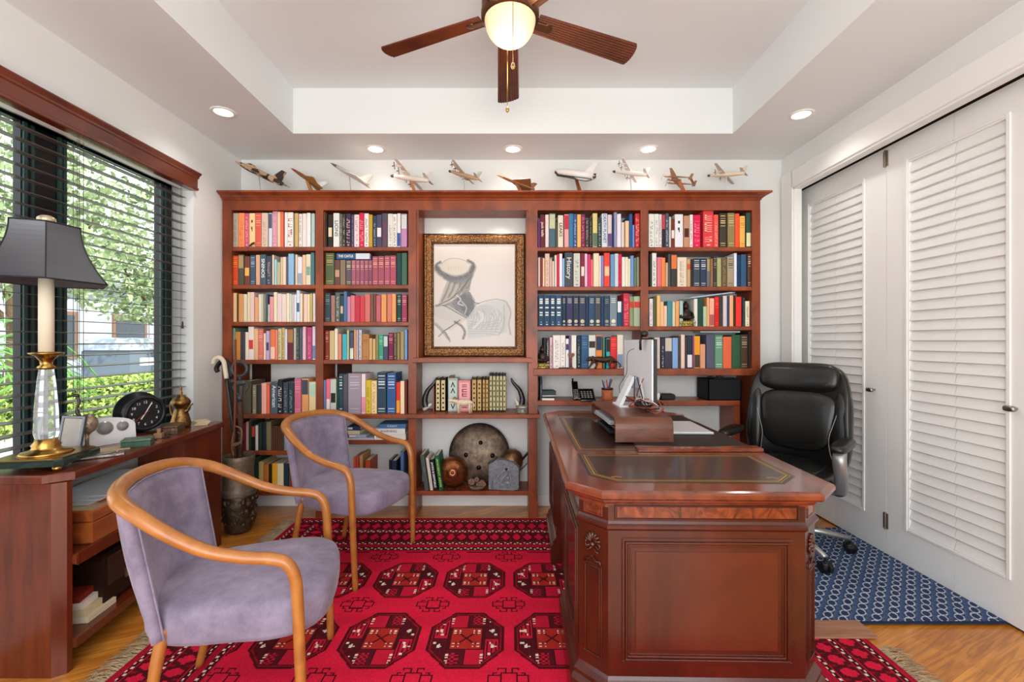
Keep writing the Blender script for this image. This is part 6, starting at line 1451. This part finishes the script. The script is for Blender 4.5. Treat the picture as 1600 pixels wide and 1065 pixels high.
# ---------------------------------------------------------------- model aircraft on top of the bookcase
TZ = 2.318
def wing(mb, root, tip, c0, c1, sweep, th=.05, mi=0):
    """flat lifting surface from root to tip (points), chord along x"""
    r = Vector(root); t = Vector(tip); up = Vector((0, 0, 1)) if abs((t-r).z) < abs((t-r).y) else Vector((0, 1, 0))
    e = up*th
    a = [r+Vector((c0/2, 0, 0)), r-Vector((c0/2, 0, 0)), t-Vector((c1/2+sweep, 0, 0)), t+Vector((c1/2-sweep, 0, 0))]
    mb.add([tuple(p+e*.5) for p in a]+[tuple(p-e*.5) for p in a], [(0, 1, 2, 3), (7, 6, 5, 4), (0, 4, 5, 1), (1, 5, 6, 2), (2, 6, 7, 3), (3, 7, 4, 0)], mi)
def fus(mb, L, r, prof, mi=0, z=0, y=0, x0=0):
    mb.lathe([(r*b_, (a-.5)*L) for a, b_ in prof], 16, mi, M=frame((x0, y, z), (1, 0, 0)))
JET = [(0, .0), (.0, .45), (.02, .62), (.2, .95), (.5, 1), (.7, .95), (.86, .6), (.97, .15), (1, 0)]
PROP = [(0, 0), (.02, .22), (.2, .6), (.4, .95), (.6, 1), (.85, 1), (.95, .75), (1, 0)]
def plane(kind, px, py, L, yaw, pitch, roll, lab, cols, stand='rod', y=3.30, base='8a5a34'):
    x = sx_(px, y); z = CZ-(py-532)*y/F
    t = thing('model_aircraft', lab, 'model aircraft', (x, y, TZ), 0, 'model aircraft lined up along the bookcase top')
    O = Matrix.Translation((0, 0, z-TZ)) @ Matrix.Rotation(R(yaw), 4, 'Z') @ Matrix.Rotation(R(-pitch), 4, 'Y') @ Matrix.Rotation(R(roll), 4, 'X')
    ms = [plain(c, .35, coat=.2, noise=.0) for c in cols]; A, B = ms[0], ms[1]
    if kind == 'fighter':
        A, nt_, bb_ = newmat('camouflage_paint'); tc_ = nt_.nodes.new('ShaderNodeTexCoord'); nz = nt_.nodes.new('ShaderNodeTexNoise'); nz.inputs['Scale'].default_value = 16; nz.inputs['Detail'].default_value = 1
        cr_ = nt_.nodes.new('ShaderNodeValToRGB'); cr_.color_ramp.interpolation = 'CONSTANT'; cr_.color_ramp.elements[0].color = lin(cols[2]); cr_.color_ramp.elements[1].color = lin(cols[0]); cr_.color_ramp.elements[1].position = .5
        nt_.links.new(tc_.outputs['Object'], nz.inputs['Vector']); nt_.links.new(nz.outputs['Fac'], cr_.inputs[0]); nt_.links.new(cr_.outputs[0], bb_.inputs['Base Color']); B = A
    def P(name, fn, mat=A):
        m = MB(); m.T = O; fn(m); return m.build(name, mat, t)
    k = L
    if kind == 'fighter':
        P('fuselage', lambda m: (fus(m, k, k*.055, JET), m.blob((k*.16, 0, k*.05), (k*.10, k*.028, k*.03)), m.blob((0, k*.05, 0), (k*.22, k*.03, k*.035)), m.blob((0, -k*.05, 0), (k*.22, k*.03, k*.035))))
        P('wing', lambda m: (wing(m, (-k*.05, k*.04, 0), (-k*.05, k*.26, 0), k*.36, k*.12, k*.14, k*.012), wing(m, (-k*.05, -k*.04, 0), (-k*.05, -k*.26, 0), k*.36, k*.12, k*.14, k*.012)), B)
        P('tail_fin', lambda m: (wing(m, (-k*.36, 0, k*.03), (-k*.36, 0, k*.20), k*.20, k*.09, k*.09, k*.012), wing(m, (-k*.42, k*.03, 0), (-k*.42, k*.15, -k*.02), k*.14, k*.07, k*.06, k*.012), wing(m, (-k*.42, -k*.03, 0), (-k*.42, -k*.15, -k*.02), k*.14, k*.07, k*.06, k*.012)), B)
        if 0: P('camouflage', lambda m: [m.lathe([(k*.0565*rr, a), (k*.0565*rr, a+k*.07)], 16, M=frame((0, 0, 0), (1, 0, 0)), a0=s0, a1=s0+2.6) for a, s0, rr in ((k*.26, 0, .86), (k*.08, 2, 1.0), (-k*.12, 4, 1.02), (-k*.28, 1, 1.02))], ms[2])
    elif kind == 'delta':
        P('fuselage', lambda m: fus(m, k, k*.045, JET))
        P('wing', lambda m: (wing(m, (-k*.14, k*.02, -k*.01), (-k*.14, k*.27, -k*.01), k*.56, k*.04, k*.22, k*.012), wing(m, (-k*.14, -k*.02, -k*.01), (-k*.14, -k*.27, -k*.01), k*.56, k*.04, k*.22, k*.012)), B)
        P('tail_fin', lambda m: wing(m, (-k*.34, 0, k*.02), (-k*.34, 0, k*.20), k*.24, k*.08, k*.10, k*.012), ms[2])
        P('nose_cone', lambda m: m.lathe([(k*.0335, 0), (k*.022, k*.10), (0, k*.20)], 12, M=frame((k*.335, 0, 0), (1, 0, 0))), ms[3] if len(ms) > 3 else B)
    elif kind in ('prop4', 'prop2'):
        P('fuselage', lambda m: (fus(m, k, k*.058, JET), m.blob((k*.36, 0, k*.03), (k*.06, k*.04, k*.03))))
        zw = k*.055 if kind == 'prop4' else 0
        W = k*.58
        P('wing', lambda m: (wing(m, (k*.06, 0, zw), (k*.06, W, zw+k*.02), k*.17, k*.08, k*.02, k*.014), wing(m, (k*.06, 0, zw), (k*.06, -W, zw+k*.02), k*.17, k*.08, k*.02, k*.014)), B)
        P('tail_fin', lambda m: (wing(m, (-k*.42, 0, k*.03), (-k*.42, 0, k*.22), k*.16, k*.08, k*.06, k*.012), wing(m, (-k*.44, 0, k*.03), (-k*.44, k*.22, k*.05), k*.12, k*.06, k*.03, k*.012), wing(m, (-k*.44, 0, k*.03), (-k*.44, -k*.22, k*.05), k*.12, k*.06, k*.03, k*.012)), B)
        P('radome', lambda m: m.blob((k*.47, 0, 0), (k*.05, k*.035, k*.035)), ms[2])
        for yy in ((.16, .34, -.16, -.34) if kind == 'prop4' else (.17, -.17)):
            def eng(m, yy=yy):
                m.blob((k*.12, yy*k, zw), (k*.09, k*.026, k*.028))
            e_ = P('engine', eng, A)
            def prop(m, yy=yy):
                c = Vector((k*.215, yy*k, zw))
                for q_ in range(4):
                    a = PI/4+q_*PI/2; d = Vector((0, math.cos(a), math.sin(a))); n_ = Vector((0, -math.sin(a), math.cos(a)))*k*.008
                    m.add([tuple(c-n_), tuple(c+n_), tuple(c+d*k*.075+n_*1.4), tuple(c+d*k*.075-n_*1.4), tuple(c-n_+Vector((k*.006, 0, 0))), tuple(c+n_+Vector((k*.006, 0, 0))), tuple(c+d*k*.075+n_*1.4+Vector((k*.006, 0, 0))), tuple(c+d*k*.075-n_*1.4+Vector((k*.006, 0, 0)))], [(0, 1, 2, 3), (7, 6, 5, 4), (0, 4, 5, 1), (1, 5, 6, 2), (2, 6, 7, 3), (3, 7, 4, 0)])
                m.blob(c, (k*.02, k*.010, k*.010), nu=8, nv=6)
            pr = P('propeller', prop, ms[2]); pr.parent = e_
    elif kind == 'twinboom':
        P('fuselage', lambda m: m.blob((k*.16, 0, k*.01), (k*.24, k*.05, k*.05)))
        for s_ in (-1, 1):
            b_ = P('boom', lambda m: (fus(m, k*.95, k*.036, [(0, 0), (.02, .3), (.3, .55), (.7, .95), (.92, .8), (1, 0)], y=s_*k*.21), wing(m, (-k*.42, s_*k*.21, -k*.06), (-k*.42, s_*k*.21, k*.13), k*.11, k*.07, k*.02, k*.012)))
            P('propeller', lambda m: [m.box(k*.475, k*.485, s_*k*.21-k*.008, s_*k*.21+k*.008, -k*.12, k*.12)], ms[2]).parent = b_
        P('wing', lambda m: (wing(m, (k*.12, 0, 0), (k*.12, k*.66, k*.03), k*.24, k*.08, k*.04, k*.016), wing(m, (k*.12, 0, 0), (k*.12, -k*.66, k*.03), k*.24, k*.08, k*.04, k*.016), wing(m, (-k*.42, k*.21, 0), (-k*.42, -k*.21, 0), k*.09, k*.09, 0, k*.010)), B)
    elif kind == 'shuttle':
        P('fuselage', lambda m: (m.lathe([(0, -k*.48), (k*.085, -k*.47), (k*.088, 0), (k*.085, k*.22), (k*.065, k*.36), (k*.035, k*.46), (0, k*.48)], 20, M=frame((0, 0, k*.02), (1, 0, 0)))))
        P('heat_shield', lambda m: (m.loft([(-k*.46, -k*.10), (k*.26, -k*.08), (k*.44, -k*.03), (k*.44, k*.03), (k*.26, k*.08), (-k*.46, k*.10)], [(-.004, -k*.085), (0, -k*.06), (0, -k*.03)]), m.add([(k*.18, k*.08, -k*.06), (-k*.20, k*.34, -k*.06), (-k*.44, k*.36, -k*.06), (-k*.46, k*.06, -k*.06), (k*.18, k*.08, -k*.082), (-k*.20, k*.34, -k*.074), (-k*.44, k*.36, -k*.074), (-k*.46, k*.06, -k*.082)], [(0, 1, 2, 3), (7, 6, 5, 4), (0, 4, 5, 1), (1, 5, 6, 2), (2, 6, 7, 3), (3, 7, 4, 0)]), m.add([(k*.18, -k*.08, -k*.06), (-k*.20, -k*.34, -k*.06), (-k*.44, -k*.36, -k*.06), (-k*.46, -k*.06, -k*.06), (k*.18, -k*.08, -k*.082), (-k*.20, -k*.34, -k*.074), (-k*.44, -k*.36, -k*.074), (-k*.46, -k*.06, -k*.082)], [(3, 2, 1, 0), (4, 5, 6, 7), (1, 5, 4, 0), (2, 6, 5, 1), (3, 7, 6, 2), (0, 4, 7, 3)]), m.blob((k*.44, 0, 0), (k*.06, k*.045, k*.05))), B)
        P('tail_fin', lambda m: wing(m, (-k*.34, 0, k*.08), (-k*.40, 0, k*.32), k*.20, k*.10, k*.10, k*.016))
        P('wing_top', lambda m: (wing(m, (-k*.24, k*.08, -k*.05), (-k*.24, k*.31, -k*.052), k*.40, k*.20, k*.07, k*.012), wing(m, (-k*.24, -k*.08, -k*.05), (-k*.24, -k*.31, -k*.052), k*.40, k*.20, k*.07, k*.012)))
        P('engine', lambda m: [m.lathe([(k*.012, 0), (k*.03, -k*.06)], 12, M=frame((-k*.47, yy, zz), (-1, 0, 0)) @ Matrix.Scale(-1, 4, (0, 0, 1))) for yy, zz in ((0, k*.06), (k*.04, -k*.0), (-k*.04, 0))], ms[2])
    b0 = O @ Vector((-L*.02, 0, -L*.03)); M2 = plain(base, .3, .0 if base != 'c8c8c8' else .8)
    if stand == 'rod': MB().cyl((b0.x+.012, b0.y, .004), tuple(b0), .0028, 8).build('stand_rod', M2, t)
    else: MB().add([(b0.x+.03, -.012, .004), (b0.x+.055, -.012, .004), (b0.x+.012, -.008, b0.z), (b0.x-.008, -.008, b0.z), (b0.x+.03, .012, .004), (b0.x+.055, .012, .004), (b0.x+.012, .008, b0.z), (b0.x-.008, .008, b0.z)], [(0, 1, 2, 3), (7, 6, 5, 4), (0, 4, 5, 1), (1, 5, 6, 2), (2, 6, 7, 3), (3, 7, 4, 0)]).build('stand_arm', M2, t)
    MB().lathe([(0, 0), (.042, 0), (.040, .008), (.030, .014), (0, .015)], 20, at=(b0.x+.02, 0, 0)).build('stand_base', plain('4a2c1c' if base != 'c8c8c8' else '3c3c3c', .4), t)
    return t
# nose to the viewer's left and up: yaw 180 about z, then pitch
plane('fighter', 404, 269, .44, 170, 26, -8, 'tan and brown camouflage jet model, leftmost on the bookcase top', ['c8a888', 'a88868', '3c3028'], base='c8c8c8')
plane('delta', 479, 278, .31, 165, 33, 30, 'red-nosed gold delta-wing jet model beside the camouflage jet', ['8c5c28', 'b07c34', 'f0f0f0', 'b02818'], stand='arm', base='b87838')
plane('delta', 546, 271, .36, 165, 31, 8, 'grey-nosed pale delta-wing model above the second bay', ['c8c4bc', 'e8dccc', 'f0e4dc', '6c6c70'], base='c8c8c8')
plane('prop4', 640, 278, .33, 158, 14, 16, 'four-engined white and tan propeller model on a wooden stand arm', ['e8ddd0', 'e4dcd4', '4c3c34'], stand='arm', base='b4743c')
plane('prop4', 724, 273, .27, 152, 22, 14, 'four-engined brown-striped transport model on a thin rod', ['c0a07c', 'c8c4bc', '44342c'], base='c8c8c8')
plane('delta', 806, 284, .30, 168, 24, 32, 'slim bronze needle-nosed jet model near the middle', ['8c5c3c', '8a5a34', '7c4c2c', 'b89878'], stand='arm', base='8a5a34')
plane('shuttle', 897, 272, .30, 160, 14, -24, 'black and white space shuttle orbiter model', ['ece8e4', '3a342e', '4c4440'], stand='arm', base='8a4c24')
plane('prop4', 984, 270, .27, 142, 18, 16, 'white four-engined propeller model, beside the shuttle', ['f0ece4', 'f4f2ee', '4c4038'], base='c8c8c8')
plane('twinboom', 1061, 281, .23, 140, 16, 14, 'brown twin-boom propeller model with wide wings', ['8c6c54', 'b49878', '5c4434'], stand='arm', base='b4683c')
plane('prop2', 1134, 272, .27, 130, 12, 14, 'cream twin-engined propeller model, rightmost on the bookcase top', ['ecdcc4', 'e4d8c8', '5c4c40'], base='e0dcd8')
